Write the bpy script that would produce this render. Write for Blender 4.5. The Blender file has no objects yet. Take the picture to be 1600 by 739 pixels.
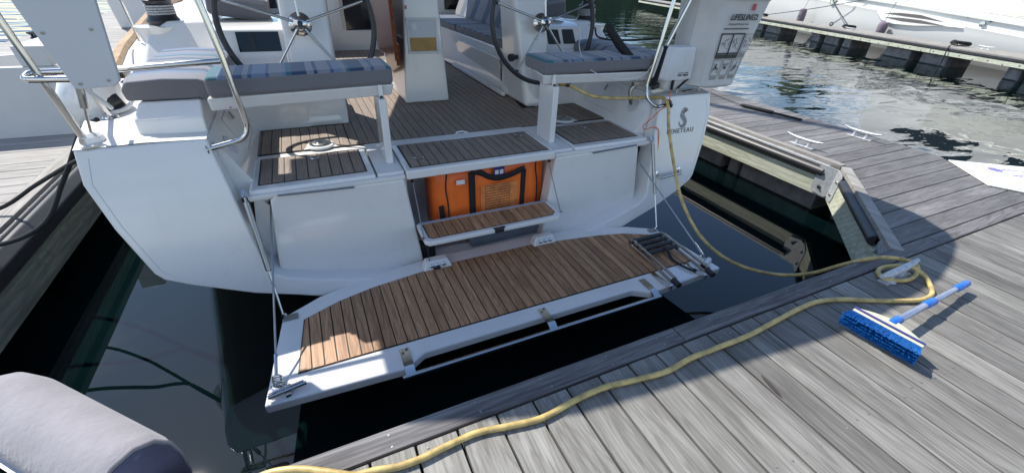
import bpy, bmesh, math, random
from mathutils import Vector, Matrix
random.seed(7)
S = bpy.context.scene
COL = S.collection
R = math.radians
# ------------------------------------------------------------------ camera
XC = 1.064                      # centre line of the sailboat
cam_d = bpy.data.cameras.new('camera'); cam = bpy.data.objects.new('camera', cam_d); COL.objects.link(cam)
cam_d.sensor_width = 36; cam_d.lens = 14.778; cam_d.clip_start = .05; cam_d.clip_end = 2000
rot = Matrix(((0.90823071, 0.19340926, -0.37109276), (-0.41678894, 0.49748384, -0.76078697), (0.03746941, 0.84563745, 0.53244094)))
cam.matrix_world = Matrix.Translation((0, 0, 2.2)) @ rot.to_4x4()
S.camera = cam
# ------------------------------------------------------------------ light
SUN_EL, SUN_AZ = 50.0, 118.5     # azimuth counted from +X towards +Y
w = bpy.data.worlds.new('World'); S.world = w; w.use_nodes = True
nt = w.node_tree; nt.nodes.clear()
def nn(nt, t, **k):
    n = nt.nodes.new(t)
    for a, b in k.items(): setattr(n, a, b)
    return n
sky = nn(nt, 'ShaderNodeTexSky', sky_type='NISHITA'); sky.sun_disc = False
sky.sun_elevation = R(SUN_EL); sky.sun_rotation = R(90 - SUN_AZ); sky.air_density = 1.15; sky.dust_density = .35; sky.ozone_density = 5.0
bg = nn(nt, 'ShaderNodeBackground'); bg.inputs[1].default_value = .15
wo = nn(nt, 'ShaderNodeOutputWorld')
tc = nn(nt, 'ShaderNodeTexCoord'); sp = nn(nt, 'ShaderNodeSeparateXYZ'); nt.links.new(tc.outputs['Generated'], sp.inputs[0])
dz = nn(nt, 'ShaderNodeMath', operation='MAXIMUM'); nt.links.new(sp.outputs[2], dz.inputs[0]); dz.inputs[1].default_value = .06
dv = nn(nt, 'ShaderNodeVectorMath', operation='DIVIDE'); nt.links.new(tc.outputs['Generated'], dv.inputs[0])
cb = nn(nt, 'ShaderNodeCombineXYZ')
for i in range(3): nt.links.new(dz.outputs[0], cb.inputs[i])
nt.links.new(cb.outputs[0], dv.inputs[1])
cn = nn(nt, 'ShaderNodeTexNoise'); cn.inputs['Scale'].default_value = .55; cn.inputs['Detail'].default_value = 6; cn.inputs['Roughness'].default_value = .55
of = nn(nt, 'ShaderNodeVectorMath', operation='ADD'); nt.links.new(dv.outputs[0], of.inputs[0]); of.inputs[1].default_value = (7.3, 2.1, 0)
nt.links.new(of.outputs[0], cn.inputs['Vector'])
cr = nn(nt, 'ShaderNodeValToRGB'); cr.color_ramp.elements[0].position = .53; cr.color_ramp.elements[1].position = .64
nt.links.new(cn.outputs[0], cr.inputs[0])
mx = nn(nt, 'ShaderNodeMix', data_type='RGBA'); nt.links.new(cr.outputs[0], mx.inputs[0]); nt.links.new(sky.outputs[0], mx.inputs[6]); mx.inputs[7].default_value = (9, 9.4, 10, 1)
nt.links.new(mx.outputs[2], bg.inputs[0]); nt.links.new(bg.outputs[0], wo.inputs[0])
sd = bpy.data.lights.new('sun', 'SUN'); sd.energy = 4.9; sd.angle = R(.55); sd.color = (1, .955, .88)
so = bpy.data.objects.new('sun', sd); COL.objects.link(so)
sv = Vector((math.cos(R(SUN_EL)) * math.cos(R(SUN_AZ)), math.cos(R(SUN_EL)) * math.sin(R(SUN_AZ)), math.sin(R(SUN_EL))))
so.rotation_euler = sv.to_track_quat('Z', 'Y').to_euler(); so.location = (0, 0, 30)
S.view_settings.view_transform = 'Standard'; S.view_settings.look = 'None'; S.view_settings.exposure = .34; S.view_settings.gamma = 1
S.cycles.max_bounces = 7; S.cycles.diffuse_bounces = 3; S.cycles.glossy_bounces = 4
# ------------------------------------------------------------------ materials
def newmat(name):
    m = bpy.data.materials.new(name); m.use_nodes = True
    n = m.node_tree.nodes; b = n['Principled BSDF']
    return m, m.node_tree, b
def setp(b, **k):
    names = dict(rough='Roughness', metal='Metallic', ior='IOR', coat='Coat Weight', coatr='Coat Roughness', spec='Specular IOR Level', sheen='Sheen Weight', trans='Transmission Weight', alpha='Alpha', sss='Subsurface Weight')
    for a, v in k.items(): b.inputs[names[a]].default_value = v
def coords(t, scale=(1, 1, 1), rnd=True, kind='Object'):
    tc = nn(t, 'ShaderNodeTexCoord'); mp = nn(t, 'ShaderNodeMapping'); mp.inputs['Scale'].default_value = scale
    src = tc.outputs[kind]
    if rnd:
        oi = nn(t, 'ShaderNodeObjectInfo'); ml = nn(t, 'ShaderNodeMath', operation='MULTIPLY'); ml.inputs[1].default_value = 57
        t.links.new(oi.outputs['Random'], ml.inputs[0])
        ad = nn(t, 'ShaderNodeVectorMath', operation='ADD'); t.links.new(src, ad.inputs[0]); t.links.new(ml.outputs[0], ad.inputs[1]); src = ad.outputs[0]
    t.links.new(src, mp.inputs[0]); return mp.outputs[0]
def noise(t, vec, scale, detail=3, rough=.5, dist=0):
    n = nn(t, 'ShaderNodeTexNoise'); n.inputs['Scale'].default_value = scale; n.inputs['Detail'].default_value = detail
    n.inputs['Roughness'].default_value = rough; n.inputs['Distortion'].default_value = dist
    t.links.new(vec, n.inputs['Vector']); return n.outputs[0]
def ramp(t, fac, stops, const=False):
    r = nn(t, 'ShaderNodeValToRGB'); e = r.color_ramp.elements
    if const: r.color_ramp.interpolation = 'CONSTANT'
    while len(e) < len(stops): e.new(.5)
    for i, (p, c) in enumerate(stops):
        e[i].position = p; e[i].color = (c[0], c[1], c[2], 1) if not isinstance(c, (int, float)) else (c, c, c, 1)
    t.links.new(fac, r.inputs[0]); return r.outputs[0]
def mixc(t, fac, a, b, mode='MIX'):
    m = nn(t, 'ShaderNodeMix', data_type='RGBA', blend_type=mode)
    for i, v in ((0, fac), (6, a), (7, b)):
        if hasattr(v, 'links'): t.links.new(v, m.inputs[i])
        elif i == 0: m.inputs[0].default_value = v
        else: m.inputs[i].default_value = (v[0], v[1], v[2], 1)
    return m.outputs[2]
def math_(t, op, a, b):
    m = nn(t, 'ShaderNodeMath', operation=op)
    for i, v in enumerate((a, b)):
        if hasattr(v, 'links'): t.links.new(v, m.inputs[i])
        else: m.inputs[i].default_value = v
    return m.outputs[0]
def bump(t, b, h, strength=.3, dist=.01):
    n = nn(t, 'ShaderNodeBump'); n.inputs['Strength'].default_value = strength; n.inputs['Distance'].default_value = dist
    t.links.new(h, n.inputs['Height']); t.links.new(n.outputs[0], b.inputs['Normal'])
def plain(name, c, rough=.5, metal=0, var=.12, nscale=8, bumps=0, bscale=60, **k):
    m, t, b = newmat(name); v = coords(t, rnd=True); n = noise(t, v, nscale, 4, .6)
    lo = tuple(x * (1 - var) for x in c); hi = tuple(min(1, x * (1 + var)) for x in c)
    t.links.new(ramp(t, n, [(.3, lo), (.7, hi)]), b.inputs['Base Color']); setp(b, rough=rough, metal=metal, **k)
    if bumps: bump(t, b, noise(t, v, bscale, 3, .6), bumps, .004)
    return m
def wood(name, axis, c1, c2, c3, rough=.75, stretch=14, rv=.35, grain=.25, scl=1.0, bstr=.35, knots=False, fine=.5):
    """c1 dark grain, c2 main, c3 pale streak; axis = direction of the grain"""
    m, t, b = newmat(name)
    sc = [stretch * scl] * 3; sc[axis] = 1.0 * scl
    v = coords(t, tuple(sc))
    n1 = noise(t, v, 1.0, 5, .62, .6); n2 = noise(t, v, 5.0, 4, .7, .2)
    v2 = coords(t, (1, 1, 1)); n3 = noise(t, v2, 2.2, 3, .6)
    c = ramp(t, n1, [(.28, c1), (.5, c2), (.72, c3)])
    c = mixc(t, ramp(t, n2, [(.35, grain * 1.0), (.6, 0.0)]), c, c1)
    c = mixc(t, ramp(t, n3, [(.35, 0), (.75, .45)]), c, c3)
    s3 = [70 * scl] * 3; s3[axis] = 3.0 * scl
    n4 = noise(t, coords(t, tuple(s3)), 1.0, 3, .7); c = mixc(t, ramp(t, n4, [(.36, fine), (.52, 0)]), c, c1); c = mixc(t, ramp(t, n4, [(.5, 0), (.68, fine * .8)]), c, c3)
    s5 = [5.5 * scl] * 3; s5[axis] = .55 * scl
    n5 = noise(t, coords(t, tuple(s5)), 1.0, 2, .5, .3); sn = math_(t, 'SINE', math_(t, 'MULTIPLY', n5, 95), 0); c = mixc(t, ramp(t, sn, [(.35, 0), (.95, fine * .75)]), c, c1)
    n6 = noise(t, coords(t, (3, 3, 3)), 1.0, 4, .65); c = mixc(t, ramp(t, n6, [(.58, 0), (.72, fine * .5)]), c, c1)
    oi = nn(t, 'ShaderNodeObjectInfo'); f = math_(t, 'MULTIPLY_ADD', oi.outputs['Random'], rv); f.node.inputs[2].default_value = 1 - rv / 2
    mm = nn(t, 'ShaderNodeVectorMath', operation='SCALE'); t.links.new(c, mm.inputs[0]); t.links.new(f, mm.inputs['Scale'])
    t.links.new(mm.outputs[0], b.inputs['Base Color']); setp(b, rough=rough)
    bump(t, b, n2, bstr, .004)
    if knots:
        w = nn(t, 'ShaderNodeTexWave', wave_type='RINGS', rings_direction='SPHERICAL'); t.links.new(coords(t, tuple(2.2 if i != axis else .5 for i in range(3))), w.inputs['Vector'])
        w.inputs['Scale'].default_value = 3; w.inputs['Distortion'].default_value = 5; w.inputs['Detail'].default_value = 2
        k = mixc(t, ramp(t, w.outputs[0], [(.3, .4), (.7, 0)]), mm.outputs[0], c1); t.links.new(k, b.inputs['Base Color'])
    return m
M = {}
M['plankY'] = wood('weathered_decking_lengthways', 1, (.105, .098, .086), (.232, .221, .196), (.365, .352, .317), rv=.3, fine=.42, scl=1.3, stretch=11)
M['plankZ'] = wood('greyer_decking_lengthways', 1, (.085, .079, .07), (.18, .171, .153), (.285, .273, .249), rv=.34, scl=1.3, stretch=11, fine=.45)
M['plankX'] = wood('weathered_decking_across', 0, (.08, .075, .073), (.165, .157, .152), (.26, .25, .243), rv=.42, scl=1.2, fine=.45)
M['plankXl'] = wood('bleached_decking_across', 0, (.2, .185, .165), (.34, .32, .295), (.45, .43, .4), rv=.2)
M['edge'] = wood('dark_edge_board_wood', 0, (.055, .05, .05), (.135, .127, .127), (.25, .238, .232), rv=.25, fine=.5)
M['trimY'] = wood('pale_trim_wood', 1, (.17, .155, .135), (.33, .31, .28), (.46, .44, .4), rv=.1)
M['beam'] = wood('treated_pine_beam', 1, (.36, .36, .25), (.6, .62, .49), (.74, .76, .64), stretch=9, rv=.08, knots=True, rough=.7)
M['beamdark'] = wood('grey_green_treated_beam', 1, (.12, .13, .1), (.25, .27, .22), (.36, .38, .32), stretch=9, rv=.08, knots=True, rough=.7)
M['teak'] = wood('oiled_teak', 1, (.2, .095, .043), (.42, .225, .115), (.56, .33, .185), rv=.42, stretch=20, scl=1.6, rough=.5, bstr=.2)
M['fteak'] = wood('grey_brown_synthetic_teak', 1, (.17, .128, .1), (.27, .212, .17), (.33, .265, .215), rv=.14, stretch=60, scl=1.5, rough=.65, bstr=.3)
M['tan'] = wood('bleached_teak_rail', 1, (.35, .22, .12), (.52, .36, .21), (.62, .47, .3), rv=.1)
M['varn'] = wood('varnished_mahogany', 1, (.12, .03, .012), (.24, .07, .028), (.32, .11, .045), rv=.1, rough=.16, bstr=.03)
M['screw'] = plain('dull_screw_heads', (.26, .26, .26), .45, .3)
M['caulk'] = plain('black_deck_caulking', (.018, .015, .014), .6)
M['gel'] = plain('white_gelcoat', (.775, .76, .735), .16, var=.035, nscale=1.5, coat=.7, coatr=.05)
_t = M['gel'].node_tree; _b = _t.nodes['Principled BSDF']; _c = _b.inputs['Base Color'].links[0].from_socket
_s = noise(_t, coords(_t, (16, 16, 1.1), rnd=False), 1, 3, .6); _c = mixc(_t, ramp(_t, _s, [(.58, 0), (.8, .13)]), _c, (.52, .49, .42))
_s2 = noise(_t, coords(_t, (5, 5, 5), rnd=False), 1, 6, .75); _c = mixc(_t, ramp(_t, _s2, [(.6, 0), (.78, .3)]), _c, (.5, .48, .44)); _t.links.new(_c, _b.inputs['Base Color'])
bump(_t, _b, noise(_t, coords(_t, (2.2, 2.2, 2.2), rnd=False), 1, 2, .5), .12, .03)
M['gel2'] = plain('matt_nonslip_white', (.73, .72, .695), .5, var=.05, nscale=3, bumps=.15, bscale=400)
M['gelin'] = plain('dusty_pink_grey_locker_lining', (.68, .63, .62), .55, var=.12, nscale=4)
M['board'] = plain('white_plastic_board', (.62, .63, .64), .42, var=.03, nscale=2)
M['steel'] = plain('polished_stainless_steel', (.6, .59, .57), .1, 1, var=.04)
M['steeld'] = plain('brushed_stainless_steel', (.36, .35, .335), .28, 1, var=.1, nscale=30)
M['galv'] = plain('galvanised_steel', (.5, .52, .53), .5, .35, var=.25, nscale=25)
M['emb'] = plain('grey_emblem_film', (.27, .265, .27), .35, .2, var=.4, nscale=40)
M['alu'] = plain('dull_cast_aluminium', (.5, .51, .52), .45, .4, var=.15, nscale=20)
M['rubber'] = plain('black_rubber', (.03, .03, .033), .42, var=.25)
M['black'] = plain('black_webbing', (.012, .012, .014), .75, bumps=.4, bscale=200)
M['dark'] = plain('dark_plastic', (.02, .02, .023), .35)
M['screen'] = plain('switched_off_screen', (.006, .006, .008), .08)
M['glass'] = plain('dark_tinted_window', (.012, .014, .018), .05)
M['hose'] = plain('dirty_yellow_hose', (.55, .4, .15), .4, var=.42, nscale=14, bumps=.2, bscale=30)
M['orange'] = plain('orange_coated_fabric', (1.0, .17, .022), .42, var=.16, nscale=5, bumps=.5, bscale=9)
M['cord'] = plain('orange_cord', (.75, .16, .05), .6)
M['canvas'] = plain('white_grey_canvas', (.62, .61, .585), .8, var=.07, nscale=6, bumps=.5, bscale=10)
M['canvasw'] = plain('clean_white_canvas', (.68, .685, .69), .6, var=.04, nscale=6, bumps=.3, bscale=14)
M['fend'] = plain('purple_grey_fender_cloth', (.17, .13, .165), .9, var=.2, nscale=9, bumps=.6, bscale=50, sheen=.4)
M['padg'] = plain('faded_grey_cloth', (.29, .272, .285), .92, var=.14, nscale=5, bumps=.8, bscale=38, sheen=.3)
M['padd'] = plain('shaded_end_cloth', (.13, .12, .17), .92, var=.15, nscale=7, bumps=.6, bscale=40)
M['blue'] = plain('bright_blue_plastic', (.02, .15, .55), .35)
M['gel3'] = plain('weathered_grey_gelcoat', (.6, .6, .585), .4, var=.05, nscale=3)
M['brist'] = plain('blue_bristles', (.015, .17, .5), .45, var=.6, nscale=90)
M['lav'] = plain('grey_blue_aluminium_tube', (.42, .46, .58), .3, .6)
M['cream'] = plain('cream_plastic', (.58, .575, .42), .4)
M['navy'] = plain('navy_print', (.03, .03, .2), .5)
M['ink'] = plain('black_print', (.03, .03, .035), .5)
M['inkg'] = plain('chrome_lettering', (.16, .16, .17), .3, .4)
M['red'] = plain('red_tag', (.55, .08, .08), .5)
M['white'] = plain('white_label', (.75, .75, .75), .5)
M['sign'] = plain('white_painted_board', (.74, .73, .68), .5, var=.05, nscale=12)
M['purple'] = plain('purple_blue_paint', (.12, .1, .42), .5)
M['foam'] = plain('grey_concrete_float', (.2, .19, .19), .8, var=.35, nscale=5, bumps=.3)
M['fred'] = plain('weed_stain', (.03, .04, .025), .9)
M['binm'] = plain('smoky_plastic_bin', (.17, .19, .22), .25)
M['brass'] = plain('amber_panel', (.42, .24, .05), .4, var=.2)
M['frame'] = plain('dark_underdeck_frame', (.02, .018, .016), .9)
M['rope'] = plain('grey_fleck_rope', (.42, .42, .43), .8, var=.5, nscale=120)
M['yacht'] = plain('white_yacht_gelcoat', (.78, .78, .74), .25, var=.02, nscale=.5, coat=.4)
M['ywin'] = plain('grey_brown_vent_recess', (.12, .11, .1), .5)
M['canopy'] = plain('grey_bimini_cloth', (.3, .32, .34), .9)
def fabric(name, axis, stops, base=(.185, .18, .19)):
    m, t, b = newmat(name); tcn = nn(t, 'ShaderNodeTexCoord'); s = nn(t, 'ShaderNodeSeparateXYZ'); t.links.new(tcn.outputs['Generated'], s.inputs[0])
    c = ramp(t, s.outputs[axis], stops, const=True)
    g = nn(t, 'ShaderNodeNewGeometry'); s2 = nn(t, 'ShaderNodeSeparateXYZ'); t.links.new(g.outputs['True Normal'], s2.inputs[0])
    f = ramp(t, s2.outputs[2], [(.3, 0), (.5, 1)])
    v = coords(t, (260, 260, 260), rnd=False); n = noise(t, v, 1, 2, .6)
    c = mixc(t, f, base, c); c = mixc(t, ramp(t, n, [(.35, .22), (.65, 0)]), c, (.05, .05, .06))
    t.links.new(c, b.inputs['Base Color']); setp(b, rough=.92, sheen=.25); bump(t, b, n, .4, .002); return m
NV, TL, LB, GY, MB_ = (.022, .05, .12), (.03, .14, .18), (.16, .22, .33), (.24, .245, .28), (.06, .105, .2)
M['strX'] = fabric('blue_grey_striped_fabric_across', 0, [(0, TL), (.06, LB), (.09, GY), (.14, MB_), (.18, GY), (.21, MB_), (.23, LB), (.3, MB_), (.315, GY), (.38, LB), (.4, TL), (.43, NV), (.51, GY), (.55, NV), (.57, GY), (.64, MB_), (.66, LB), (.7, GY), (.73, TL), (.75, NV), (.83, GY), (.87, MB_), (.89, GY), (.96, TL)])
M['strY'] = fabric('blue_grey_striped_fabric_lengthways', 1, [(0, GY), (.1, LB), (.16, MB_), (.22, GY), (.3, NV), (.36, LB), (.42, GY), (.5, MB_), (.55, GY), (.62, TL), (.66, LB), (.74, GY), (.8, MB_), (.86, LB), (.93, GY)])
M['strF'] = fabric('dark_striped_fabric', 1, [(i / 22, [NV, MB_, GY, NV, LB, MB_, NV, GY][i % 8]) for i in range(22)], (.17, .165, .17))
M['strB'] = fabric('backrest_striped_fabric', 1, [(i / 26, [GY, MB_, (.1, .11, .13), GY, (.25, .25, .27)][i % 5]) for i in range(26)], (.13, .135, .15))
# backrest stripes show on its leaning face, whatever way it points
t = M['strB'].node_tree
for n in t.nodes:
    if n.type == 'VALTORGB' and abs(n.color_ramp.elements[0].position - .3) < .01 and len(n.color_ramp.elements) == 2: n.color_ramp.elements[0].position = .0; n.color_ramp.elements[1].position = .3
def water():
    m, t, b = newmat('dark_harbour_water')
    g = nn(t, 'ShaderNodeNewGeometry')
    mp = nn(t, 'ShaderNodeMapping'); mp.inputs['Rotation'].default_value = (0, 0, R(-60)); mp.inputs['Scale'].default_value = (.75, 1.7, 1); t.links.new(g.outputs['Position'], mp.inputs[0])
    n1 = noise(t, mp.outputs[0], .8, 2, .45, .5); n2 = noise(t, mp.outputs[0], 3.6, 2, .5, .3); n4 = noise(t, mp.outputs[0], .3, 2, .5)
    sx = nn(t, 'ShaderNodeSeparateXYZ'); t.links.new(g.outputs['Position'], sx.inputs[0])
    xa = math_(t, 'ABSOLUTE', math_(t, 'SUBTRACT', sx.outputs[0], 1.8), 0)
    mask = ramp(t, math_(t, 'DIVIDE', xa, 20), [(.215, .03), (.27, .8), (.5, 1)])
    h = math_(t, 'ADD', math_(t, 'ADD', n1, math_(t, 'MULTIPLY', n2, .10)), math_(t, 'MULTIPLY', n4, 1.2))
    bp = nn(t, 'ShaderNodeBump'); bp.inputs['Distance'].default_value = .034; t.links.new(h, bp.inputs['Height']); t.links.new(mask, bp.inputs['Strength']); t.links.new(math_(t, 'ADD', math_(t, 'MULTIPLY', math_(t, 'LESS_THAN', sx.outputs[0], -5), .13), .03), bp.inputs['Distance']); t.links.new(bp.outputs[0], b.inputs['Normal'])
    n3 = noise(t, g.outputs['Position'], .8, 3, .6)
    t.links.new(ramp(t, n3, [(.3, (.001, .0042, .0045)), (.7, (.0018, .0078, .0088))]), b.inputs['Base Color'])
    setp(b, rough=.015, ior=1.5); return m
M['water'] = water()
# ------------------------------------------------------------------ helpers
ORIG = {}
class MB:
    def __init__(s, ox=0.0): s.v = []; s.f = []; s.ox = ox
    def add(s, vs, fs, mir=False):
        n = len(s.v); s.v += [Vector((p[0] + s.ox, p[1], p[2])) for p in vs]; s.f += [tuple(i + n for i in f) for f in fs]; return s
    def hexa(s, p):   # p: 4 bottom ccw, 4 top ccw
        return s.add(p, [(3, 2, 1, 0), (4, 5, 6, 7), (0, 1, 5, 4), (1, 2, 6, 5), (2, 3, 7, 6), (3, 0, 4, 7)])
    def box(s, x0, x1, y0, y1, z0, z1):
        x0, x1 = min(x0, x1), max(x0, x1)
        return s.hexa([(x0, y0, z0), (x1, y0, z0), (x1, y1, z0), (x0, y1, z0), (x0, y0, z1), (x1, y0, z1), (x1, y1, z1), (x0, y1, z1)])
    def obox(s, c, ex, ey, ez):   # centre and three half-axis vectors
        c, ex, ey, ez = map(Vector, (c, ex, ey, ez))
        return s.hexa([c - ex - ey - ez, c + ex - ey - ez, c + ex + ey - ez, c - ex + ey - ez, c - ex - ey + ez, c + ex - ey + ez, c + ex + ey + ez, c - ex + ey + ez])
    def prism(s, poly, fa, fb):   # poly: list of 2D pts, fa/fb: map to 3D for each end
        n = len(poly); a = [fa(*p) for p in poly]; b = [fb(*p) for p in poly]
        return s.add(a + b, [tuple(reversed(range(n))), tuple(range(n, 2 * n))] + [(i, (i + 1) % n, (i + 1) % n + n, i + n) for i in range(n)])
    def slab(s, poly, z0, z1):
        return s.prism(poly, lambda x, y: (x, y, z0), lambda x, y: (x, y, z1))
    def tube(s, path, r, n=8, closed=False, cap=True):
        P = [Vector(p) for p in path]; k = len(P); rs = r if isinstance(r, (list, tuple)) else [r] * k
        T = []
        for i in range(k):
            a = P[(i - 1) % k] if (closed or i > 0) else P[i]; b = P[(i + 1) % k] if (closed or i < k - 1) else P[i]
            d = (b - a); T.append(d.normalized() if d.length > 1e-9 else Vector((0, 0, 1)))
        u = T[0].orthogonal().normalized(); vs = []
        for i in range(k):
            u = (u - T[i] * u.dot(T[i])); u = u.normalized() if u.length > 1e-6 else T[i].orthogonal().normalized(); q = T[i].cross(u)
            for j in range(n):
                a = 2 * math.pi * j / n; vs.append(P[i] + (u * math.cos(a) + q * math.sin(a)) * rs[i])
        fs = []
        for i in range(k if closed else k - 1):
            i2 = (i + 1) % k
            for j in range(n): fs.append((i * n + j, i * n + (j + 1) % n, i2 * n + (j + 1) % n, i2 * n + j))
        if cap and not closed: fs += [tuple(reversed(range(n))), tuple((k - 1) * n + j for j in range(n))]
        return s.add(vs, fs)
    def lathe(s, prof, c, axis=(0, 0, 1), n=20):
        ax = Vector(axis).normalized(); u = ax.orthogonal().normalized(); q = ax.cross(u); c = Vector(c); vs = []
        for r, h in prof:
            for j in range(n):
                a = 2 * math.pi * j / n; vs.append(c + ax * h + (u * math.cos(a) + q * math.sin(a)) * r)
        k = len(prof); fs = [(i * n + j, i * n + (j + 1) % n, (i + 1) * n + (j + 1) % n, (i + 1) * n + j) for i in range(k - 1) for j in range(n)]
        fs += [tuple(reversed(range(n))), tuple((k - 1) * n + j for j in range(n))]
        return s.add(vs, fs)
    def grid(s, rows, close=False):   # rows of points -> skin
        n = len(rows[0]); vs = [p for r in rows for p in r]
        fs = [(i * n + j, i * n + (j + 1) % n, (i + 1) * n + (j + 1) % n, (i + 1) * n + j) for i in range(len(rows) - 1) for j in range(n if close else n - 1)]
        return s.add(vs, fs)
    def build(s, name, mat, parent=None, bevel=0, seg=2, smooth=True, origin=None, sub=0, ang=35, thick=0, fixn=True):
        me = bpy.data.meshes.new(name); o = bpy.data.objects.new(name, me); COL.objects.link(o)
        if parent is not None: og = ORIG[parent.name]; o.parent = parent
        elif origin is not None: og = Vector(origin); o.location = og
        else:
            xs = [v.x for v in s.v]; ys = [v.y for v in s.v]; og = Vector(((min(xs) + max(xs)) / 2, (min(ys) + max(ys)) / 2, min(v.z for v in s.v))); o.location = og
        ORIG[o.name] = og
        me.from_pydata([tuple(v - og) for v in s.v], [], s.f)
        if fixn:
            bm = bmesh.new(); bm.from_mesh(me); bmesh.ops.recalc_face_normals(bm, faces=bm.faces); bm.to_mesh(me); bm.free()
        me.materials.append(M[mat] if isinstance(mat, str) else mat)
        if smooth:
            me.polygons.foreach_set('use_smooth', [True] * len(me.polygons)); me.set_sharp_from_angle(angle=R(ang))
        if thick: d = o.modifiers.new('solid', 'SOLIDIFY'); d.thickness = thick; d.offset = 0
        if bevel:
            d = o.modifiers.new('bevel', 'BEVEL'); d.width = bevel; d.segments = seg; d.limit_method = 'ANGLE'; d.angle_limit = R(30); d.harden_normals = True
            me.polygons.foreach_set('use_smooth', [True] * len(me.polygons))
        if sub: d = o.modifiers.new('sub', 'SUBSURF'); d.levels = sub; d.render_levels = sub
        return o
def tag(o, label=None, cat=None, group=None, kind=None):
    for k, v in (('label', label), ('category', cat), ('group', group), ('kind', kind)):
        if v: o[k] = v
    return o
def thing(name, label, cat, loc, group=None):
    o = bpy.data.objects.new(name, None); COL.objects.link(o); o.location = loc; o.empty_display_size = .2; ORIG[o.name] = Vector(loc)
    return tag(o, label, cat, group)
def spline(pts, n=8, closed=False):
    P = [Vector(p) for p in pts]; k = len(P); out = []
    for i in range(k if closed else k - 1):
        g = lambda j: P[j % k] if closed else P[max(0, min(k - 1, j))]
        a, b, c, d = g(i - 1), g(i), g(i + 1), g(i + 2)
        for q in range(n):
            t = q / n; out.append(.5 * ((2 * b) + (c - a) * t + (2 * a - 5 * b + 4 * c - d) * t * t + (3 * b - a - 3 * c + d) * t ** 3))
    if not closed: out.append(P[-1])
    return out
def fillet(pts, r, n=5):      # polyline with rounded corners
    P = [Vector(p) for p in pts]; out = [P[0]]
    for i in range(1, len(P) - 1):
        a, b, c = P[i - 1], P[i], P[i + 1]; d1 = (a - b); d2 = (c - b); rr = min(r, d1.length * .45, d2.length * .45)
        p, q = b + d1.normalized() * rr, b + d2.normalized() * rr
        for j in range(n + 1):
            t = j / n; out.append(p * (1 - t) ** 2 + b * 2 * t * (1 - t) + q * t * t)
    return out + [P[-1]]
def clip(poly, ax, lo, hi):
    def half(P, val, sgn):
        out = []
        for i in range(len(P)):
            a, b = P[i], P[(i + 1) % len(P)]; da, db = (a[ax] - val) * sgn, (b[ax] - val) * sgn
            if da >= 0: out.append(a)
            if da * db < 0: t = da / (da - db); out.append((a[0] + (b[0] - a[0]) * t, a[1] + (b[1] - a[1]) * t))
        return out
    P = half(poly, lo, 1); return half(P, hi, -1) if len(P) > 2 else []
def planks(poly, ax, start, pitch, gap, z0, z1, mat, parent, ox=0, bevel=0, name='plank', jit=0):
    """boards clipped to a polygon; ax = axis ACROSS the boards"""
    lo, hi = min(p[ax] for p in poly), max(p[ax] for p in poly); k = math.floor((lo - start) / pitch); out = []
    while start + k * pitch < hi:
        a, b = start + k * pitch + gap / 2, start + (k + 1) * pitch - gap / 2; k += 1
        q = clip(poly, ax, a, b)
        if len(q) < 3: continue
        ar = abs(sum(q[i][0] * q[(i + 1) % len(q)][1] - q[(i + 1) % len(q)][0] * q[i][1] for i in range(len(q)))) / 2
        if ar < 2e-4: continue
        dz = random.uniform(-jit, jit)
        out.append(MB(ox).slab(q, z0, z1 + dz).build(name, mat, parent, bevel=bevel, seg=1, smooth=False))
    return out
def copy_tree(o, parent=None):
    c = o.copy(); COL.objects.link(c)
    if parent: c.parent = parent
    ORIG[c.name] = ORIG[o.name]
    for ch in list(o.children): copy_tree(ch, c)
    return c
def inset(poly, d):           # shrink a convex polygon
    n = len(poly); A = sum(poly[i][0] * poly[(i + 1) % n][1] - poly[(i + 1) % n][0] * poly[i][1] for i in range(n)); sg = 1 if A > 0 else -1; L = []
    for i in range(n):
        a, b = Vector(poly[i]), Vector(poly[(i + 1) % n]); t = (b - a).normalized(); nrm = Vector((-t.y, t.x)) * sg; L.append((a + nrm * d, t))
    out = []
    for i in range(n):
        (p, u), (q, v) = L[i - 1], L[i]; cr = u.x * v.y - u.y * v.x
        if abs(cr) < 1e-6: out.append((q.x, q.y)); continue
        t = ((q - p).x * v.y - (q - p).y * v.x) / cr; r = p + u * t; out.append((r.x, r.y))
    return out
def text(body, loc, xdir, ydir, size, mat, parent, name='lettering', extr=.0012, bold=0, shear=0, spacing=1):
    cu = bpy.data.curves.new(name, 'FONT'); cu.body = body; cu.size = size; cu.extrude = extr; cu.offset = bold; cu.shear = shear; cu.space_character = spacing; cu.align_x = 'CENTER'; cu.align_y = 'CENTER'; cu.resolution_u = 2
    tmp = bpy.data.objects.new('tmp', cu); COL.objects.link(tmp); dg = bpy.context.evaluated_depsgraph_get(); me = bpy.data.meshes.new_from_object(tmp.evaluated_get(dg)); bpy.data.objects.remove(tmp)
    X = Vector(xdir).normalized(); Y = Vector(ydir); Y = (Y - X * Y.dot(X)).normalized(); Z = X.cross(Y)
    mw = Matrix.Translation(Vector(loc) - ORIG[parent.name]) @ Matrix((X, Y, Z)).transposed().to_4x4()
    me.transform(mw); me.materials.clear(); me.materials.append(M[mat]); o = bpy.data.objects.new(name, me); COL.objects.link(o); o.parent = parent; ORIG[o.name] = ORIG[parent.name]
    return o
# ================================================================== SETTING
tag(MB().add([(-300, -200, 0), (500, -200, 0), (500, 500, 0), (-300, 500, 0)], [(0, 1, 2, 3)]).build('water', 'water', smooth=False), kind='structure')
ZD = .62
M['varnd'] = plain('dark_wood_plug', (.05, .04, .034), .7, var=.2)
def beamX(mb, *a): mb.box(*a)
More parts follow.
